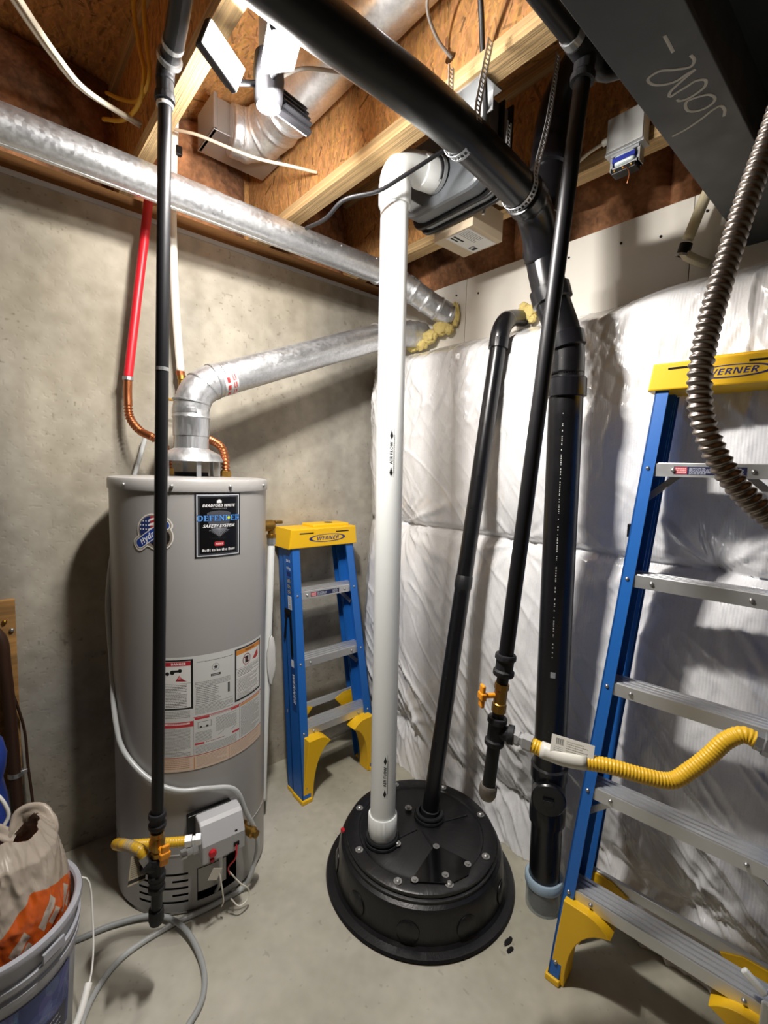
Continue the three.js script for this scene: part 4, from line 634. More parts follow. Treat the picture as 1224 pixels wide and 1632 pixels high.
// ------------------------------------------------------------------ vent fan and its box above the white pipe
{
  const o = thing('vent_fan', 'grey and black plastic fan housing joined to the white pipe elbow', 'fan', [1.2, 2.22, -1.08]);
  const sh = (z0, z1, y0, y1, r) => { const q = new THREE.Shape(); q.moveTo(-z1 + r, y0); q.lineTo(-z0 - r, y0); q.quadraticCurveTo(-z0, y0, -z0, y0 + r); q.lineTo(-z0, y1); q.lineTo(-z1, y1); q.lineTo(-z1, y0 + r); q.quadraticCurveTo(-z1, y0, -z1 + r, y0); return q; };
  const slab = (x0, x1, grow, bev) => { const g = extrude(sh(-1.245 - grow, -0.9 + grow, 2.215 - grow, 2.44 + grow, 0.06), x1 - x0 - 2 * bev, bev); g.rotateY(Math.PI / 2); g.translate(x0 + bev, 0, 0); return g; };
  part('inlet_shell', slab(1.125, 1.186, -0.012, 0.012), std({ color: 0x5f6367, roughness: 0.32 }), o);
  part('gasket', slab(1.184, 1.193, 0.008, 0.003), M.blackPlastic, o);
  part('outlet_shell', slab(1.192, 1.222, -0.004, 0.006), std({ color: 0xa4a9ad, roughness: 0.3 }), o);
  part('rear_gasket', slab(1.22, 1.234, 0.009, 0.005), M.blackPlastic, o);
  part('inlet_sleeve', tube([V(1.095, 2.3, -1.089), V(1.115, 2.303, -1.087), V(1.14, 2.305, -1.085)], 0.052, { n: 32 }), M.rubber, o);
  part('clamp', lathe([[0.052, 0], [0.0545, 0], [0.0545, 0.012], [0.052, 0.012]], V(1.106, 2.302, -1.088), V(1, 0.1, 0.06), 32), M.chrome, o);
  const fx = new THREE.SphereGeometry(0.005, 8, 6); for (const z of [-1.2, -1.06, -0.94]) spot('screw', fx, M.screw, o, [1.182, 2.232, z]);
  part('bracket', [box(1.06, 1.13, 2.236, 2.239, -1.2, -1.15), box(1.06, 1.063, 2.236, 2.3, -1.2, -1.15)], M.galvDull, o);
  part('outlet_hub', lathe([[0, 0], [0.05, 0], [0.05, 0.075], [0, 0.078]], V(1.232, 2.28, -0.955), V(1, -0.02, 0.1), 28), M.pexWhite, o);
  part('power_cord', tube([[1.236, 2.3, -0.99], [1.25, 2.29, -0.985], [1.256, 2.25, -0.99], [1.252, 2.2, -1.0]], 0.0045, { n: 8 }), M.cableGrey, o);
}
{
  const o = thing('fan_box', 'small beige box with printed white label below the fan', 'box', [1.3, 2.17, -1.1]);
  part('carton', box(1.238, 1.4, 2.175, 2.27, -1.2, -1.03, { bev: 0.002 }), M.cardboard, o);
  const lm = std({ roughness: 0.7, map: canvasTex(320, 224, (g, w, h) => { g.fillStyle = '#e6e6e2'; g.fillRect(0, 0, w, h); g.strokeStyle = '#999'; g.strokeRect(6, 6, w - 12, h - 12); textRows(g, 20, 24, 190, 90, 16, '#777', 1.2); g.fillStyle = '#222'; g.fillRect(20, 150, 110, 18); g.fillRect(20, 182, 80, 16); g.fillRect(230, 150, 60, 50); g.fillStyle = '#eee'; g.fillRect(240, 160, 18, 30); }) });
  const lg = new THREE.PlaneGeometry(0.15, 0.1); lg.rotateX(Math.PI / 2); lg.translate(1.318, 2.1742, -1.1); part('label', lg, lm, o, 'white label with small black print');
}

// ------------------------------------------------------------------ gas pipes
function fitting(o, name, p, d, r, L, mat = M.castIron) { return part(name, lathe([[0, -L / 2], [r * 1.28, -L / 2], [r * 1.36, -L / 2 + 0.003], [r * 1.36, -L / 2 + 0.011], [r * 1.14, -L / 2 + 0.015], [r * 1.14, L / 2 - 0.015], [r * 1.36, L / 2 - 0.011], [r * 1.36, L / 2 - 0.003], [r * 1.28, L / 2], [0, L / 2]], p, d, 24), mat, o); }
function lever(o, c, out, along) {   // short T handle of a gas valve
  out = A(out).normalize(); along = A(along).normalize(); const w = along.clone().cross(out);
  return part('handle', [cyl(A(c), A(c).addScaledVector(out, 0.026), 0.006, 0.006, 12), bbox(A(c).addScaledVector(out, 0.03), 0.052, 0.009, 0.02, [along, out, w], 0.004), bbox(A(c).addScaledVector(out, 0.03), 0.018, 0.014, 0.026, [along, out, w], 0.004)], M.orange, o, 'orange valve handle');
}
{
  const t = V(0.343, 2.19, -1.173), b = V(0.3035, 0.209, -1.1925), d = b.clone().sub(t).normalize(), at = (y) => t.clone().lerp(b, (t.y - y) / (t.y - b.y)), r = 0.0143;
  const o = thing('gas_drop_pipe', 'black iron gas pipe hanging in front of the water heater', 'gas pipe', b);
  part('pipe', cyl(at(2.19), at(0.49), r, r, 28), M.iron, o);
  part('collar', lathe([[r, 0], [r + 0.0006, 0], [r + 0.0006, 0.008], [r, 0.008]], at(1.6), d, 24), M.galvDull, o);
  const tee = part('top_tee', [lathe([[0, 0], [0.0205, 0], [0.0215, 0.006], [0.0205, 0.016], [0.018, 0.02], [0.018, 0.045], [0, 0.045]], at(2.175), V(0.02, 1, 0), 24), tube([at(2.215), V(0.344, 2.232, -1.172), V(0.344, 2.246, -1.16), V(0.345, 2.25, -1.135)], 0.019, { n: 20, per: 0.006 })], M.castIron, o);
  part('union_ring', lathe([[0.014, 0], [0.026, 0.002], [0.026, 0.012], [0.014, 0.014]], V(0.345, 2.246, -1.152), V(0, 0.25, 1), 24), M.galvDull, tee);
  part('thread_tape', lathe([[r, 0], [r + 0.003, 0], [r + 0.003, 0.007], [r, 0.007]], at(2.17), d, 20), M.pvcEdge, o);
  part('header', tube([[0.345, 2.249, -1.14], [0.336, 2.252, -1.07], [0.318, 2.258, -0.97], [0.27, 2.262, -0.7], [0.1, 2.262, 0.4]], 0.0205, { n: 24, per: 0.05 }), M.iron, o, 'horizontal gas header below the joist');
  part('hanger', lathe([[0.02, 0], [0.022, 0], [0.022, 0.012], [0.02, 0.012]], V(0.341, 2.25, -1.11), V(-0.14, 0, 1), 24), M.galvDull, o);
  fitting(o, 'reducer', at(0.485), d, 0.0155, 0.04); part('nipple', cyl(at(0.47), at(0.43), 0.0125, 0.0125, 20), M.iron, o);
  const v = part('valve', lathe([[0, -0.032], [0.016, -0.032], [0.016, -0.02], [0.014, -0.018], [0.019, -0.008], [0.019, 0.008], [0.014, 0.018], [0.016, 0.02], [0.016, 0.032], [0, 0.032]], at(0.422), d, 16), M.brass, o); lever(v, at(0.418).add(V(0.002, 0, 0.016)), [0.1, 0, 1], [0.1, 1, 0]);
  fitting(o, 'tee', at(0.358), d, 0.0155, 0.058); part('tee_branch', lathe([[0, 0], [0.0165, 0], [0.0165, 0.022], [0.0205, 0.024], [0.0205, 0.034], [0, 0.034]], at(0.358), V(-0.55, 0.45, -0.1), 20), M.castIron, o);
  fitting(o, 'coupling', at(0.315), d, 0.015, 0.04); part('drip_leg', cyl(at(0.31), at(0.222), 0.0135, 0.0135, 24), M.iron, o);
  part('drip_cap', lathe([[0, 0.03], [0.018, 0.03], [0.0185, 0.002], [0.016, -0.008], [0, -0.009]], b.clone().add(V(0, 0.004, 0)), V(0, 1, 0), 22), M.castIron, o);
  const fo = thing('gas_connector', 'short yellow gas connector looping to the water heater', 'gas connector', [0.26, 0.33, -1.3]);
  const F = [[0.287, 0.378, -1.197], [0.274, 0.408, -1.208], [0.258, 0.412, -1.232], [0.243, 0.4, -1.272], [0.24, 0.372, -1.316], [0.262, 0.335, -1.348], [0.312, 0.318, -1.34], [0.37, 0.318, -1.3], [0.412, 0.315, -1.277]];
  part('hose', tube(F, 0.0125, { n: 18, per: 0.0022, rf: (s) => 0.0125 + 0.0005 * Math.cos(s * 2 * Math.PI / 0.007) }), M.yellowCoat, fo);
  part('nut', lathe([[0, -0.014], [0.016, -0.014], [0.016, 0.012], [0.012, 0.014], [0, 0.014]], [0.284, 0.386, -1.199], V(-0.4, 0.9, -0.3), 6), M.galvDull, fo);
  part('nut', lathe([[0, 0], [0.0165, 0], [0.0165, 0.018], [0.012, 0.02], [0.012, 0.026], [0.0165, 0.028], [0.0165, 0.042], [0, 0.042]], [0.405, 0.315, -1.281], V(0.8, 0.02, 0.4), 6), M.chrome, fo);
  part('sleeve', tube(F.slice(1, 4), 0.0132, { n: 16 }), M.tagOld, fo, 'old printed sleeve');
  part('tag', sheet([0.266, 0.368, -1.203], V(0.85, -0.3, -0.25), V(0.22, 0.9, -0.35), 0.046, 0.062), std({ roughness: 0.85, map: canvasTex(96, 128, (g, w, h) => { g.fillStyle = '#a59b85'; g.fillRect(0, 0, w, h); textRows(g, 8, 10, 78, 84, 9, '#6f6656', 0.8); g.fillStyle = '#2a2622'; g.fillRect(0, 104, w, 16); }) }), fo, 'faded paper tag');
}
{
  const t = V(0.98, 2.215, -0.538), b = V(0.869, 0.624, -0.604), L = (y) => { const k = (t.y - y) / (t.y - b.y); return t.clone().lerp(b, k); }, d = b.clone().sub(t).normalize(), r = 0.0167;
  const o = thing('gas_branch_pipe', 'black iron gas pipe in front of the drain stack, ending in a drip cap', 'gas pipe', b);
  part('pipe', cyl(L(2.2), L(0.945), r, r, 28), M.iron, o);
  part('top_tee', [lathe([[0, -0.01], [0.024, -0.008], [0.025, 0.004], [0.021, 0.01], [0.021, 0.05], [0, 0.05]], L(2.2), d.clone().negate(), 24), cyl(V(0.94, 2.252, -0.538), V(1.02, 2.25, -0.538), 0.0245, 0.0245, 24)], M.castIron, o);
  part('header', cyl(V(-1.5, 2.256, -0.53), V(0.945, 2.252, -0.538), 0.021, 0.021, 28), M.iron, o); part('header_stub', tube([[1.015, 2.25, -0.538], [1.06, 2.252, -0.536], [1.08, 2.255, -0.51], [1.076, 2.256, -0.46], [1.074, 2.257, -0.4]], 0.017, { n: 20, per: 0.02 }), M.iron, o);
  part('strap', lathe([[0.021, 0], [0.0235, 0], [0.0235, 0.02], [0.021, 0.02]], V(0.918, 2.252, -0.538), V(1, 0, 0), 24), M.galvDull, o);
  fitting(o, 'reducer', L(0.945), d, 0.0175, 0.05); part('nipple', cyl(L(0.925), L(0.885), 0.0135, 0.0135, 20), M.iron, o);
  const v = part('valve', lathe([[0, -0.034], [0.0165, -0.034], [0.0165, -0.02], [0.0145, -0.018], [0.0145, 0.012], [0.0165, 0.014], [0.0165, 0.034], [0, 0.034]], L(0.868), d, 8), M.brass, o); lever(v, L(0.873).add(V(-0.012, 0, -0.008)), [-0.85, 0.02, -0.5], [0.06, 1, 0]);
  part('nipple', cyl(L(0.84), L(0.82), 0.0135, 0.0135, 20), M.iron, o);
  fitting(o, 'tee', L(0.788), d, 0.0165, 0.066); part('tee_branch', lathe([[0, 0], [0.0165, 0], [0.0165, 0.026], [0.0215, 0.028], [0.0215, 0.04], [0, 0.04]], L(0.788), V(0.42, -0.02, 0.9), 20), M.castIron, o);
  part('drip_leg', cyl(L(0.765), L(0.645), 0.0148, 0.0148, 24), M.iron, o);
  part('drip_cap', lathe([[0, 0], [0.015, 0], [0.019, 0.008], [0.0205, 0.014], [0.0205, 0.03], [0.018, 0.034], [0, 0.034]], b.clone(), d.clone().negate(), 16), std({ color: 0x77716a, metalness: 0.6, roughness: 0.5 }), o);
  // yellow connector
  const fo = thing('long_gas_connector', 'yellow corrugated gas connector crossing in front of the large ladder', 'gas connector', [0.97, 0.76, -0.38]);
  const F = [[0.905, 0.783, -0.52], [0.913, 0.778, -0.5], [0.927, 0.777, -0.453], [0.967, 0.781, -0.378], [1.0, 0.775, -0.325], [1.031, 0.775, -0.281], [1.05, 0.803, -0.255], [1.067, 0.838, -0.231], [1.083, 0.876, -0.208], [1.096, 0.892, -0.186], [1.102, 0.887, -0.165]];
  part('hose', tube(F, 0.0158, { n: 20, per: 0.0011, rf: (s) => 0.0155 + 0.0006 * Math.cos(s * 2 * Math.PI / 0.0066) }), M.yellowCoat, fo);
  const f0 = V(0.895, 0.786, -0.562); part('nut', [lathe([[0, 0], [0.017, 0], [0.017, 0.016], [0.013, 0.018], [0.013, 0.024], [0.019, 0.026], [0.019, 0.046], [0, 0.046]], f0, V(0.25, -0.06, 1), 6)], M.chrome, fo);
  part('nut', lathe([[0, 0], [0.019, 0], [0.019, 0.012], [0.023, 0.014], [0.023, 0.036], [0, 0.036]], [1.101, 0.889, -0.17], V(0.25, -0.2, 1), 6), M.galvDull, fo); part('end_elbow', tube([[1.106, 0.882, -0.14], [1.112, 0.876, -0.11], [1.125, 0.87, -0.07], [1.15, 0.87, 0.1]], 0.017, { n: 16 }), M.galvDull, fo);
  part('sleeve', tube([F[1], F[2], [0.947, 0.78, -0.415]], 0.0178, { n: 18 }), phys({ color: 0xdad8cf, roughness: 0.3, clearcoat: 0.4 }), fo, 'clear printed sleeve');
  const tm = std({ roughness: 0.7, side: THREE.DoubleSide, map: canvasTex(256, 96, (g, w, h) => { g.fillStyle = '#d8d5cb'; g.fillRect(0, 0, w, h); g.fillStyle = '#333'; for (let i = 0; i < 12; i++) g.fillRect(30 + i * 4, 14, i % 3 ? 1.5 : 2.6, 34); textRows(g, 92, 18, 140, 52, 12, '#8a877c', 1); textRows(g, 20, 60, 60, 20, 9, '#999', 1); }) });
  part('tag', sheet([0.93, 0.803, -0.44], V(0.42, -0.06, 0.9), V(0.35, 0.9, -0.1), 0.085, 0.036), tm, fo, 'white paper tag with barcode');
}

// ------------------------------------------------------------------ stepladders
const logoMat = decalMat(512, 128, (g, w, h) => { g.fillStyle = '#1a1f6e'; g.beginPath(); g.ellipse(w / 2, h / 2, w / 2 - 4, h / 2 - 6, 0, 0, 7); g.fill(); g.fillStyle = '#efc01a'; g.beginPath(); g.ellipse(w / 2, h / 2, w / 2 - 40, h / 2 - 16, 0, 0, 7); g.fill(); g.fillStyle = '#1a1f6e'; g.font = 'italic bold 76px sans-serif'; g.textAlign = 'center'; g.fillText('WERNER', w / 2, h / 2 + 27, 330); });
const stepLabel = std({ roughness: 0.5, map: canvasTex(360, 64, (g, w, h) => { g.fillStyle = '#18204a'; g.fillRect(0, 0, w, h); g.fillStyle = '#c23a44'; g.fillRect(4, 4, 66, 56); g.fillStyle = '#f0e2e2'; g.font = 'bold 15px sans-serif'; g.fillText('DANGER', 8, 22, 58); g.fillText('PELIGRO', 8, 38, 58); g.fillText('DANGER', 8, 54, 58); textRows(g, 80, 10, 130, 46, 9, '#dfe3ee', 1.4); textRows(g, 275, 10, 76, 46, 9, '#dfe3ee', 1.2); }) });
function ladder(p) {   // local frame: x along the width, y up, z towards the climber
  const o = thing('stepladder', p.label, 'stepladder', p.at); const b = baseOf.get(o); o.rotation.y = p.turn; baseOf.set(o, V(0, 0, 0));
  const half = (y) => mix(p.wb, p.wt, y / p.H) / 2, zf = (y) => mix(p.f0, p.f1, y / p.H), zr = (y) => mix(p.r0, p.r1, y / p.H), T = 0.004, FL = p.flange, DP = p.deep;
  const at = (s, inn, y) => s * (half(y) - inn);
  const bar = (s, i0, i1, z0, z1, y0, y1, zz = zf) => { const q = (y) => { const a = at(s, i0, y), c = at(s, i1, y), x0 = Math.min(a, c), x1 = Math.max(a, c); return [x0, x1, zz(y) + z0, zz(y) + z1]; }; const B = q(y0), C = q(y1); return strut(B[0], B[1], B[2], B[3], y0, C[0], C[1], C[2], C[3], y1); };
  const rivet = new THREE.SphereGeometry(0.0055, 8, 6);
  const rails = {};
  for (const s of [-1, 1]) {
    const r = rails[s] = part('front_rail', [bar(s, 0, T, -DP, 0, 0.012, p.H), bar(s, 0, FL, -T, 0, 0.012, p.H), bar(s, 0, FL, -DP, -DP + T, 0.012, p.H)], M.blue, o);
    for (const y of p.steps) spot('rivet', rivet, M.screw, r, [at(s, FL * 0.5, y - 0.012), y - 0.012, zf(y) + 0.001]);
    for (const y of [0.06, 0.13]) spot('rivet', rivet, M.screw, r, [at(s, FL * 0.5, y), y, zf(y) + 0.001]);
    part('rear_rail', [bar(s, p.rin, p.rin + T, -p.rdeep, 0, 0.012, p.H - 0.01, zr), bar(s, p.rin, p.rin + FL * 0.9, -T, 0, 0.012, p.H - 0.01, zr), bar(s, p.rin, p.rin + FL * 0.9, -p.rdeep, -p.rdeep + T, 0.012, p.H - 0.01, zr)], M.blue, o);
    // yellow boot with its curved knee
    const x0 = at(s, 0, 0), k = p.knee, ys = p.steps[0] - 0.03, sh = new THREE.Shape(); sh.moveTo(0, 0); sh.lineTo(FL + 0.006, 0); sh.quadraticCurveTo(FL + 0.006, ys * 0.74, k, ys * 0.88); sh.quadraticCurveTo(k * 0.82, ys * 0.98, k * 0.6, ys * 0.99); sh.lineTo(0.026, ys * 0.99); sh.lineTo(0, 0);
    const kg = extrude(sh, DP - 0.016, 0.002); if (s > 0) { kg.scale(-1, 1, 1); const ix = kg.index; if (!ix) { const pa = kg.attributes.position.array; for (let i = 0; i < pa.length; i += 9) for (let c = 0; c < 3; c++) { const q = pa[i + c]; pa[i + c] = pa[i + 6 + c]; pa[i + 6 + c] = q; } kg.computeVertexNormals(); } }
    kg.translate(x0 + s * -0.0045 * -1 * 0 - s * 0.005, 0.004, zf(0) - DP + 0.008);
    const boot = part('boot', [kg, bbox([x0 - s * FL / 2, 0.009, zf(0) - DP / 2], FL + 0.01, 0.018, DP + 0.01, null, 0.004)], M.yellow, o, 'yellow plastic boot');
    part('sole', bbox([x0 - s * FL / 2, 0.002, zf(0) - DP / 2], FL + 0.004, 0.004, DP + 0.004, null, 0), M.rubber, boot);
    const yb = p.rearBars[0], rx = at(s, p.rin + 0.004, yb), rk = new THREE.Shape(); rk.moveTo(0, -0.11); rk.quadraticCurveTo(0.045, -0.09, 0.12, 0); rk.lineTo(0.075, 0.02); rk.lineTo(0, 0.02); rk.lineTo(0, -0.11);
    const rg = extrude(rk, 0.022); if (s > 0) { rg.rotateY(Math.PI); rg.translate(0, 0, 0.022); } rg.translate(rx, yb - 0.012, zr(yb) - p.rdeep + 0.006);
    part('rear_gusset', rg, M.yellow, o, 'yellow plastic corner gusset');
    part('rear_foot', bbox([at(s, p.rin + 0.012, 0), 0.008, zr(0) - p.rdeep / 2], 0.03, 0.016, p.rdeep + 0.006, null, 0.003), M.yellow, o);
  }
  // treads: one extruded profile each
  p.steps.forEach((y, i) => {
    const w = half(y) * 2 - 2 * T - 0.002, D = p.tread, pr = [[0, -0.03], [0.003, -0.03], [0.003, -0.004]], n = 4;
    const pts = [[-D, -0.026], [-D, 0]]; for (let k = 0; k < n; k++) { const a = -D + D * (k + 0.06) / n, c = -D + D * (k + 0.74) / n, e = -D + D * (k + 0.9) / n; pts.push([a, 0], [a + 0.001, 0.0022], [c, 0.0022], [c + 0.001, 0], [c + 0.002, -0.0022], [e, -0.0022], [e + 0.001, 0]); } pts.push([0, 0], [0, -0.032], [-0.0025, -0.032], [-0.0025, -0.004], [-D + 0.0025, -0.004], [-D + 0.0025, -0.026]);
    const g = extrude(poly(pts), w); g.rotateY(Math.PI / 2).scale(1, 1, 1); g.applyMatrix4(new THREE.Matrix4().makeRotationY(Math.PI)); // profile x -> z
    const gg = g; gg.computeBoundingBox(); const bb = gg.boundingBox; gg.translate(-(bb.min.x + bb.max.x) / 2, y, zf(y) - 0.003 - bb.max.z);
    const st = part('step', boxUV(gg, 'x'), M.alu, o);
    for (const s of [-1, 1]) { spot('rivet', rivet, M.screw, st, [s * (half(y) - 0.07), y - 0.016, zf(y) - 0.002]); }
    if (i === p.steps.length - 1 || i === 1 || i === 0) for (const s of [-1, 1]) part('brace', bbox([s * (half(y) - 0.045), y - 0.058, zf(y) - D * 0.5], 0.1, 0.016, 0.003, new THREE.Quaternion().setFromAxisAngle(V(0, 0, 1), s * -0.75), 0), M.alu, st);
    if (i === p.steps.length - 1) { const lg = new THREE.PlaneGeometry(Math.min(0.15, w * 0.5), 0.019); lg.translate(-w * 0.02, y - 0.016, zf(y) - 0.0025); part('label', lg, stepLabel, st, 'dark blue and red warning strip'); }
  });
  // horizontal braces of the rear section
  for (const y of p.rearBars) part('rear_brace', bbox([0, y, zr(y) - p.rdeep * 0.5], (half(y) - p.rin) * 2, 0.03, 0.012, null, 0.002), M.alu, o);
  // top cap
  const cw = p.wt + 0.024, ch = p.cap, z1 = zf(p.H) + 0.012, z0 = Math.min(zr(p.H) - p.rdeep, zf(p.H) - DP) - 0.006, shp = new THREE.Shape(); shp.moveTo(-cw / 2, 0); shp.lineTo(cw / 2, 0); shp.lineTo(cw / 2 - 0.008, ch); shp.lineTo(-cw / 2 + 0.008, ch); shp.closePath();
  const cg = extrude(shp, z1 - z0 - 0.008, 0.004); cg.translate(0, p.H - 0.004, z0 + 0.004); const cap = part('top_cap', cg, M.yellow, o, 'yellow plastic top cap');
  part('tool_tray', bbox([cw * 0.16, p.H + ch + 0.004, (z0 + z1) / 2 - 0.01], cw * 0.56, 0.016, (z1 - z0) * 0.72, null, 0.006), M.yellow, cap); part('hole_shade', lathe([[0, 0], [0.02, 0], [0.02, 0.001], [0, 0.001]], [cw * 0.2, p.H + ch + 0.0122, (z0 + z1) / 2 - 0.01], V(0, 1, 0), 20), M.dark, cap);  // flat dark disc paints the shade of a tool hole, no real recess
  for (const [x, l] of [[-0.27, 0.2], [0.27, 0.2]]) part('slot', bbox([cw * x, p.H + ch * 0.74, z1 + 0.0003], cw * l, 0.005, 0.001, null, 0), M.dark, cap);  // flat dark bars, shade of slots painted on the solid cap
  const lg = new THREE.PlaneGeometry(cw * 0.56, cw * 0.56 * (p.logoH ?? 0.25)); lg.translate(cw * (p.logoX ?? 0.06), p.H + ch * 0.4, z1 + 0.001); part('logo', lg, logoMat, cap, 'oval WERNER logo');
  return { o, half, zf, zr, at };
}
{
  const L = ladder({ label: 'small blue stepladder with yellow top leaning in the corner', at: [1.155, 0, -1.6], turn: 0, wb: 0.4, wt: 0.325, H: 1.04, cap: 0.075, f0: 0.05, f1: -0.135, r0: -0.035, r1: -0.215, flange: 0.04, deep: 0.075, rdeep: 0.042, rin: 0.004, tread: 0.075, steps: [0.285, 0.565, 0.845], rearBars: [0.325], knee: 0.13, logoH: 0.2, logoX: 0.04 });
  const o = L.o, side = (y0, y1, f) => { const q = (y) => V(-L.half(y) - 0.001, y, L.zf(y) - 0.012), q2 = (y) => V(-L.half(y) - 0.001, y, L.zf(y) - 0.05); const g = new THREE.BufferGeometry(); g.setAttribute('position', new THREE.Float32BufferAttribute([...q2(y0), ...q(y0), ...q(y1), ...q2(y0), ...q(y1), ...q2(y1)], 3)); g.setAttribute('uv', new THREE.Float32BufferAttribute([0, 0, 1, 0, 1, 1, 0, 0, 1, 1, 0, 1], 2)); g.computeVertexNormals(); return g; };
  part('rating_label', side(0.77, 1.0), std({ roughness: 0.5, map: canvasTex(96, 512, (g, w, h) => { g.fillStyle = '#1f57a6'; g.fillRect(0, 0, w, h); g.fillStyle = '#e8edf5'; g.font = 'bold 34px sans-serif'; g.textAlign = 'center'; g.fillText('250 lb', w / 2, 60, 84); g.fillText('113 kg', w / 2, 130, 84); g.fillStyle = '#152a6a'; g.fillRect(8, 150, 80, 44); g.fillStyle = '#0e1424'; for (let i = 0; i < 3; i++) g.fillRect(6, 214 + i * 52, 84, 40); g.fillStyle = '#dfe3ea'; for (let i = 0; i < 3; i++) textRows(g, 12, 220 + i * 52, 72, 28, 9, '#dfe3ea', 1); g.fillRect(10, 376, 76, 124); textRows(g, 16, 384, 60, 70, 9, '#333', 1); g.fillStyle = '#222'; for (let i = 0; i < 12; i++) g.fillRect(18 + i * 5, 460, i % 3 ? 2 : 3, 32); }) }), o, 'load rating label');
  part('brand_label', side(0.36, 0.57), std({ roughness: 0.5, map: canvasTex(96, 420, (g, w, h) => { g.fillStyle = '#1b4a90'; g.fillRect(0, 0, w, h); g.strokeStyle = '#0b0f1c'; g.lineWidth = 5; g.beginPath(); g.ellipse(w / 2, h * 0.55, 32, 170, 0, 0, 7); g.stroke(); g.fillStyle = '#d9dde4'; g.fillRect(20, 4, 56, 60); g.save(); g.translate(w / 2 + 4, h * 0.56); g.rotate(Math.PI / 2); g.font = 'italic bold 60px sans-serif'; g.textAlign = 'center'; g.fillStyle = '#e8ebf0'; g.fillText('WERNER', 0, 16, 250); g.restore(); }) }), o, 'WERNER side label');
  part('spreader', [bbox([-L.half(0.72) - 0.004, 0.765, L.zf(0.765) - 0.045], 0.004, 0.022, 0.05, null, 0.001), bbox([-L.half(0.66) - 0.005, 0.675, L.zf(0.67) - 0.024], 0.004, 0.19, 0.014, new THREE.Quaternion().setFromAxisAngle(V(1, 0, 0), -0.12), 0.001), bbox([-L.half(0.7) - 0.004, 0.705, L.zf(0.7) - 0.07], 0.004, 0.13, 0.012, new THREE.Quaternion().setFromAxisAngle(V(1, 0, 0), 0.12), 0.001)], M.blackPlastic, o, 'black spreader arms');
}
{
  const w = V(0.12, 0, 0.993).normalize(), turn = Math.atan2(-w.z, w.x);
  const L = ladder({ label: 'large blue stepladder with yellow top against the insulation blanket', at: [1.196, 0, -0.318], turn, wb: 0.5, wt: 0.27, H: 1.605, cap: 0.058, f0: 0.035, f1: -0.128, r0: -0.122, r1: -0.208, flange: 0.03, deep: 0.08, rdeep: 0.036, rin: 0.006, tread: 0.062, steps: [0.274, 0.56, 0.845, 1.13, 1.415], rearBars: [0.222], knee: 0.14, logoH: 0.2, logoX: 0.06 });
  part('rail_clip', [bbox([L.half(0.2) - 0.04, 0.235, L.zf(0.2) + 0.012], 0.016, 0.14, 0.012, null, 0.005), bbox([L.half(0.3) - 0.055, 0.325, L.zf(0.3) + 0.012], 0.05, 0.016, 0.012, new THREE.Quaternion().setFromAxisAngle(V(0, 0, 1), -0.6), 0.005)], M.pvc, L.o, 'white plastic clip');
  part('hinge_block', bbox([-L.half(1.2) - 0.003, 1.24, L.zf(1.24) - 0.02], 0.008, 0.035, 0.014, null, 0.002), M.blackPlastic, L.o);
}

// ------------------------------------------------------------------ flexible conduit and small fixtures
single('flexible_conduit', tube([[0.88, 2.02, -0.14], [0.835, 1.92, -0.162], [0.808, 1.828, -0.176], [0.784, 1.749, -0.188], [0.759, 1.657, -0.199], [0.74, 1.582, -0.206], [0.729, 1.515, -0.208], [0.728, 1.465, -0.202], [0.74, 1.415, -0.186], [0.761, 1.372, -0.163], [0.79, 1.334, -0.133], [0.83, 1.3, -0.09], [0.9, 1.27, 0.0]], 0.0145, { n: 22, per: 0.0013, rf: (s, t) => 0.0138 + 0.0016 * Math.cos(s * 2 * Math.PI / 0.0108 + t) }), M.flexSteel, 'spiral steel flexible conduit curving down in front of the large ladder', 'conduit', [0.74, 1.42, -0.19]);
{
  const o = thing('transformer_box', 'white metal junction box with a blue and silver transformer on the joist', 'junction box', [1.405, 2.25, -0.625]);
  part('box', box(1.374, 1.41, 2.282, 2.374, -0.672, -0.572, { bev: 0.003, long: 'z' }), M.whiteMetal, o); part('cover', box(1.371, 1.3745, 2.284, 2.372, -0.67, -0.574, { bev: 0.001, long: 'z' }), M.whiteMetal, o); part('bottom_edge', box(1.372, 1.412, 2.276, 2.283, -0.674, -0.57, { bev: 0.001 }), M.galvDull, o);
  const tr = part('transformer_core', [box(1.38, 1.415, 2.27, 2.277, -0.66, -0.585), box(1.384, 1.412, 2.235, 2.243, -0.66, -0.585), box(1.384, 1.412, 2.235, 2.277, -0.662, -0.655), box(1.384, 1.412, 2.235, 2.277, -0.59, -0.583)], M.galvDull, o);
  part('coil', bbox([1.396, 2.256, -0.622], 0.04, 0.03, 0.055, null, 0.008), std({ color: 0xcfdcdc, roughness: 0.3 }), tr); part('blue_band', box(1.3735, 1.418, 2.25, 2.262, -0.652, -0.592), std({ color: 0x1c2f9a, roughness: 0.4 }), tr); part('terminal_block', box(1.378, 1.41, 2.222, 2.236, -0.655, -0.59, { bev: 0.002 }), M.blackPlastic, tr);
  const sg = new THREE.SphereGeometry(0.004, 8, 6); for (const z of [-0.645, -0.622, -0.6]) spot('terminal_screw', sg, M.brass, tr, [1.377, 2.229, z]);
  part('lead_wire', tube([[1.377, 2.228, -0.622], [1.37, 2.222, -0.61], [1.368, 2.2, -0.6], [1.37, 2.178, -0.605]], 0.0014, { n: 6 }), M.copper, o);
  part('feed_cable', tube([[1.39, 2.33, -0.672], [1.39, 2.325, -0.72], [1.4, 2.31, -0.8], [1.4, 2.305, -1.0]], 0.005, { n: 8 }), M.romexW, o); part('connector', cyl([1.39, 2.33, -0.671], [1.39, 2.328, -0.69], 0.009, 0.009, 12), M.pexWhite, o);
}
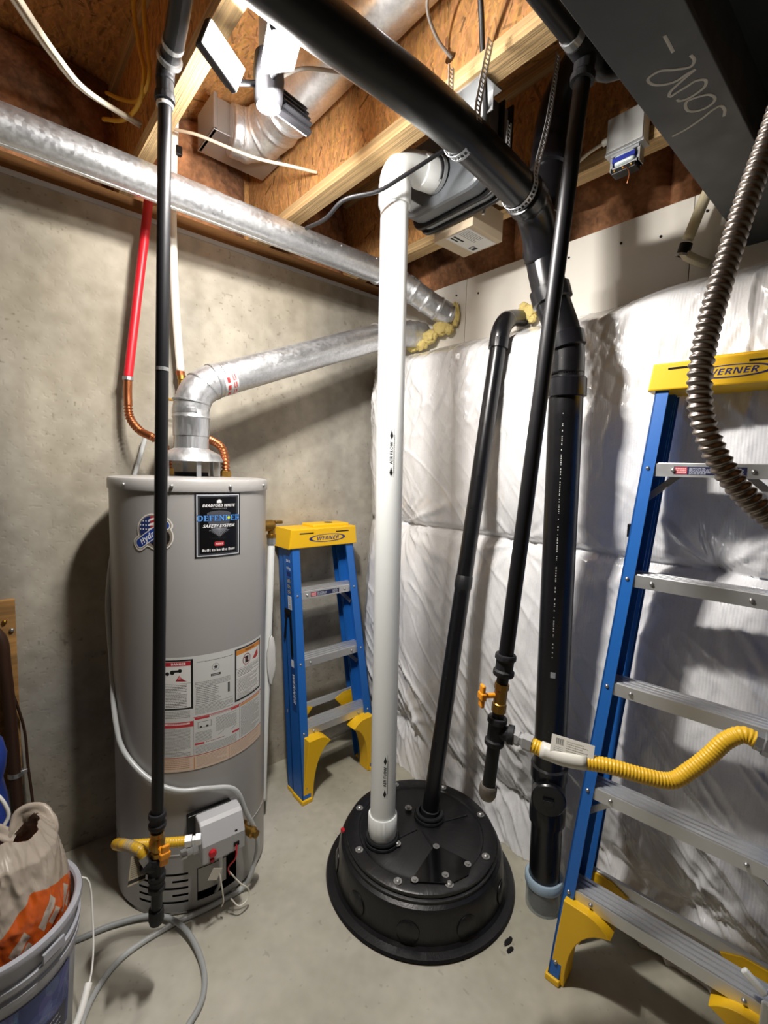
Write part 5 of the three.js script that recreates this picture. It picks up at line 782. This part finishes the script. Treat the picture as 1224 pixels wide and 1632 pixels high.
{
  const o = thing('cream_pipe', 'cream plastic pipe with black clamp above the blanket by the beam', 'water pipe', [1.56, 2.02, -0.51]);
  part('pipe', tube([[1.575, 2.3, -0.41], [1.562, 2.18, -0.464], [1.558, 2.06, -0.505]], 0.0145, { n: 16 }), M.cream, o); part('clamp', lathe([[0.012, 0], [0.0165, 0], [0.0165, 0.03], [0.012, 0.03]], [1.558, 2.02, -0.515], V(0, 1, 0.25)), M.blackPlastic, o);
  part('outlet', tube([[1.558, 2.035, -0.512], [1.56, 2.02, -0.508], [1.575, 2.006, -0.49], [1.61, 1.995, -0.465]], 0.0135, { n: 14 }), M.cream, o); part('ring', lathe([[0.013, 0], [0.018, 0], [0.018, 0.006], [0.013, 0.006]], [1.558, 2.016, -0.516], V(0, 1, 0.25)), M.chrome, o);
}
// cables
const cable = (name, pts, r, mat, label, flat) => single(name, tube(pts, r, { n: 8, per: 0.015 }), mat, label, 'cable', pts[Math.floor(pts.length / 2)]);
cable('electrical_cable', [[0.0, 2.19, -0.98], [0.091, 2.246, -1.2], [0.17, 2.283, -1.36], [0.24, 2.318, -1.48], [0.33, 2.345, -1.55], [0.396, 2.362, -1.585]], 0.006, M.romexW, 'white flat cable sweeping across the bay at upper left');
cable('electrical_cable', [[-0.012, 2.2, -1.0], [0.08, 2.252, -1.215], [0.16, 2.29, -1.375], [0.235, 2.326, -1.5], [0.33, 2.35, -1.565], [0.396, 2.36, -1.598]], 0.005, M.romexW, 'second white cable lying beside the white flat cable at upper left');
cable('electrical_cable', [[0.36, 2.66, -1.45], [0.362, 2.6, -1.5], [0.375, 2.5, -1.5], [0.378, 2.42, -1.47], [0.375, 2.37, -1.5], [0.36, 2.365, -1.6], [0.33, 2.42, -1.74]], 0.006, M.romexY, 'yellow cable looping down along the joist, the outer one');
cable('electrical_cable', [[0.37, 2.66, -1.35], [0.372, 2.58, -1.44], [0.38, 2.48, -1.45], [0.383, 2.4, -1.44], [0.38, 2.385, -1.52], [0.36, 2.45, -1.66], [0.34, 2.5, -1.74]], 0.0055, M.romexY, 'yellow cable looping down along the joist, the inner one');
cable('electrical_cable', [[0.5, 2.5, -1.75], [0.529, 2.47, -1.71], [0.575, 2.44, -1.64], [0.722, 2.384, -1.53], [0.83, 2.375, -1.47], [0.915, 2.385, -1.456]], 0.005, M.romexW, 'white cable entering a hole in the flake-board web beside the lamp');
cable('electrical_cable', [[0.74, 2.47, -0.6], [0.78, 2.468, -0.76], [0.835, 2.462, -0.86], [0.89, 2.43, -0.875], [0.926, 2.4, -0.86]], 0.0042, M.cableGrey, 'grey cable entering the hole in the flake-board web');
cable('electrical_cable', [[0.76, 2.46, -0.5], [0.825, 2.445, -0.69], [0.885, 2.365, -0.735], [0.93, 2.27, -0.755], [0.965, 2.24, -0.78], [1.0, 2.27, -0.86]], 0.0065, M.cableBlack, 'black cable dropping past the joist edge beside the diagonal drain pipe');
cable('electrical_cable', [[0.8, 2.12, -1.33], [0.79, 2.1, -1.2], [0.8, 2.125, -1.13], [0.866, 2.146, -1.06], [0.921, 2.19, -1.02], [1.02, 2.275, -0.945], [1.05, 2.3, -0.88]], 0.0055, M.cableBlack, 'black cable crossing in front of the white pipe top');
cable('lamp_cord', [[0.65, 2.42, -1.24], [0.7, 2.45, -1.2], [0.77, 2.44, -1.13], [0.85, 2.43, -1.06], [0.9, 2.45, -1.0]], 0.005, M.cableGrey, 'grey lamp cord running toward the flake-board joist');
single('pipe_clip', [bbox([0.558, 2.44, -1.765], 0.02, 0.03, 0.018, null, 0.003)], M.blackPlastic, 'black clip on the white water pipe under the joist', 'clip', [0.558, 2.43, -1.77]);

// ------------------------------------------------------------------ lower left corner
{
  const o = thing('plywood_board', 'plywood board fixed to the concrete wall at the edge', 'board', [-0.1, 0.31, -1.86]);
  part('board', box(-0.34, 0.073, 0.316, 0.937, ZW + 0.002, ZW + 0.022, { bev: 0.002, long: 'y' }), M.ply, o);
  const sg = new THREE.SphereGeometry(0.007, 10, 8); spot('screw', sg, M.brass, o, [0.045, 0.87, ZW + 0.024]); spot('screw', sg, M.screw, o, [0.056, 0.47, ZW + 0.024]); spot('screw', sg, M.screw, o, [0.062, 0.84, ZW + 0.024]);
}
single('brown_hose', tube([[0.02, 0.85, -1.82], [0.035, 0.82, -1.815], [0.04, 0.74, -1.81], [0.047, 0.6, -1.81], [0.052, 0.42, -1.81], [0.056, 0.27, -1.8], [0.06, 0.12, -1.78], [0.04, 0.02, -1.74]], 0.017, { n: 14 }), M.bronze, 'dark brown hose hanging on the plywood board', 'hose', [0.06, 0, -1.78]);
single('wall_cable', tube([[0.052, 0.66, -1.826], [0.066, 0.6, -1.83], [0.083, 0.5, -1.84], [0.088, 0.38, -1.84], [0.095, 0.27, -1.83], [0.1, 0.1, -1.8], [0.09, 0.006, -1.75]], 0.004, { n: 8 }), M.bronze, 'thin brown cord hanging past the edge of the plywood board', 'cord', [0.09, 0, -1.75]);
single('hose_clamp', [lathe([[0.018, 0], [0.0205, 0], [0.0205, 0.014], [0.018, 0.014]], [0.054, 0.375, -1.81], V(0.02, 1, 0)), bbox([0.07, 0.385, -1.805], 0.03, 0.012, 0.008, null, 0.002)], M.galvDull, 'metal clamp around the dark brown hose', 'clamp', [0.055, 0.37, -1.81]);
{
  const o = thing('blue_bottle', 'blue plastic bottle behind the orange-printed bag', 'bottle', [-0.04, 0, -1.66]);
  part('body', lathe([[0, 0], [0.07, 0], [0.075, 0.02], [0.075, 0.36], [0.07, 0.42], [0.062, 0.47], [0.07, 0.5], [0.074, 0.54], [0.066, 0.58], [0.03, 0.62], [0.018, 0.64], [0.018, 0.66], [0, 0.66]], [-0.04, 0.001, -1.66]), M.blueBottle, o); part('cap', lathe([[0, 0.65], [0.022, 0.65], [0.022, 0.69], [0.018, 0.695], [0, 0.695]], [-0.04, 0, -1.66]), M.pvcEdge, o);
  part('spray_lever', tube([[0.0, 0.48, -1.575], [0.018, 0.45, -1.565], [0.028, 0.405, -1.56], [0.014, 0.38, -1.555]], 0.005, { n: 8 }), M.pvcEdge, o);
}
{
  const C = V(-0.006, 0, -1.268), o = thing('plastic_bucket', 'grey plastic bucket with navy label at the edge', 'bucket', C);
  const shell = part('shell', lathe([[0, 0.002], [0.128, 0.002], [0.131, 0.008], [0.146, 0.27], [0.153, 0.272], [0.154, 0.285], [0.147, 0.288], [0.148, 0.3], [0.156, 0.302], [0.157, 0.315], [0.149, 0.318], [0.151, 0.352], [0.16, 0.354], [0.162, 0.362], [0.16, 0.37], [0.15, 0.372], [0.146, 0.368], [0.142, 0.25], [0.126, 0.02], [0, 0.02]], C, V(0, 1, 0), 72), M.bucket, o);
  const lg = new THREE.CylinderGeometry(0.1472, 0.137, 0.16, 40, 1, true, -1.2, 2.2); lg.translate(C.x, 0.17, C.z);
  part('label', lg, std({ roughness: 0.4, map: canvasTex(700, 256, (g, w, h) => { g.fillStyle = '#2b3a78'; g.fillRect(0, 0, w, h); for (let i = 0; i < 60; i++) { g.fillStyle = `rgba(${R(90, 190) | 0},${R(110, 200) | 0},${R(170, 230) | 0},0.25)`; g.beginPath(); g.ellipse(R(0, w), R(0, h * 0.6), R(20, 80), R(8, 30), R(0, 3), 0, 7); g.fill(); } g.fillStyle = '#141a3c'; g.fillRect(420, 150, 260, 96); textRows(g, 440, 166, 220, 70, 12, '#c7cbe0', 1.6); g.fillStyle = '#1f2550'; g.fillRect(360, 40, 70, 80); }) }), shell, 'navy printed label');
  part('latch', bbox([0.085, 0.334, -1.136], 0.05, 0.022, 0.006, new THREE.Quaternion().setFromAxisAngle(V(0, 1, 0), 0.6), 0.002), M.bucket, shell);
  part('bail', tube([[0.15, 0.335, -1.31], [0.172, 0.32, -1.305], [0.176, 0.24, -1.27], [0.168, 0.19, -1.22], [0.158, 0.165, -1.19], [0.15, 0.158, -1.175]], 0.0022, { n: 6 }), M.pvcEdge, o, 'thin wire bail'); part('grip', tube([[0.152, 0.16, -1.18], [0.12, 0.13, -1.13], [0.08, 0.11, -1.1], [0.04, 0.1, -1.085]], 0.008, { n: 12 }), M.pvcEdge, o, 'white handle grip');
}
{
  // crumpled shopping bag stuffed into the bucket
  const C = V(-0.004, 0.165, -1.275), n = 200, m = 110, pos = [], uv = [], idx = [];
  const ridge = (x, y, q) => 1 - Math.abs(wob(x, y, q)) * 2;
  for (let j = 0; j <= m; j++) for (let i = 0; i <= n; i++) {
    const u = i / n, v = j / m, a = u * Math.PI * 2, ca = Math.cos(a), sa = Math.sin(a);
    let rr = v < 0.55 ? 0.134 : mix(0.134, 0.1, sstep(0.55, 1, v)), y = v * 0.34 + v * v * (0.035 * Math.sin(a + 0.9) + 0.018 * Math.sin(a * 3 + 2));
    rr += (0.006 * ridge(sa * 3 + v * 2, ca * 3 + v * 4, 7) + 0.004 * ridge(sa * 7, ca * 7 + v * 9, 17)) * (0.3 + v) - 0.008;
    if (v > 0.9) rr *= 1 - 0.3 * (v - 0.9) / 0.1;
    pos.push(C.x + sa * rr + 0.012 * v * v, C.y + y, C.z + ca * rr - 0.03 * v * v); uv.push(u * 3, v);
  }
  for (let j = 0; j < m; j++) for (let i = 0; i < n; i++) { const p = j * (n + 1) + i, q = p + n + 1; idx.push(p, p + 1, q, q, p + 1, q + 1); }
  const g = new THREE.BufferGeometry(); g.setAttribute('position', new THREE.Float32BufferAttribute(pos, 3)); g.setAttribute('uv', new THREE.Float32BufferAttribute(uv, 2)); g.setIndex(idx); g.computeVertexNormals();
  const bt = canvasTex(512, 512, (c, w, h) => { c.fillStyle = '#b3a799'; c.fillRect(0, 0, w, h); c.fillStyle = '#d5601f'; c.beginPath(); c.moveTo(0, 512); c.lineTo(512, 512); c.lineTo(512, 190); c.lineTo(400, 205); c.lineTo(250, 150); c.lineTo(120, 120); c.lineTo(0, 190); c.fill(); c.fillStyle = '#c9bdae'; for (const [x, y, q] of [[20, 250, 70], [120, 215, 90], [230, 235, 80], [350, 270, 80], [430, 300, 60], [60, 350, 90], [200, 340, 80], [330, 370, 90], [120, 430, 80], [420, 420, 80]]) { c.save(); c.translate(x, y); c.rotate(-0.75); c.fillRect(0, 0, q, q * 0.42); c.fillRect(q * 0.3, q * 0.5, q * 0.5, q * 0.3); c.restore(); } });
  bt.wrapS = bt.wrapT = THREE.RepeatWrapping;
  const o = thing('shopping_bag', 'crumpled beige plastic bag with orange print in the bucket', 'bag', [C.x, 0.2, C.z]), fm = phys({ map: bt, roughness: 0.32, transmission: 0.12, thickness: 0, side: THREE.DoubleSide, clearcoat: 0.5, clearcoatRoughness: 0.2 });
  part('film', g, fm, o);
  const hm = phys({ color: 0xb3a799, roughness: 0.4, side: THREE.DoubleSide });
  const hd = (pts, s) => { const t = tube(pts, 0.016, { n: 14, per: 0.008, caps: false, rf: (q, th) => 0.014 + 0.005 * Math.sin(th * 3 + q * 40) + 0.004 * wob(q * 60, th * 2, s) }); return t; };
  part('handle', hd([[0.03, 0.465, -1.38], [0.05, 0.505, -1.395], [0.085, 0.51, -1.375], [0.1, 0.485, -1.34], [0.095, 0.455, -1.32]], 5), hm, o, 'twisted bag handle'); part('handle', hd([[-0.08, 0.46, -1.33], [-0.05, 0.5, -1.36], [-0.01, 0.495, -1.38], [0.03, 0.46, -1.37]], 9), hm, o, 'twisted bag handle');
}
// dark scuff on the floor by the basin
single('floor_debris', [lump([1.135, 0.001, -0.688], 0.012, 0.5, 4, 3, [1.6, 0.1, 0.6], 3), lump([1.118, 0.001, -0.67], 0.008, 0.5, 4, 13, [1.5, 0.12, 0.8], 3)], M.dark, 'small dark scrap on the floor between basin and ladder', 'debris', [1.13, 0, -0.68]);

scene.traverse((o) => { if (o.isMesh) { o.castShadow = true; o.receiveShadow = true; } });
renderer.render(scene, camera);
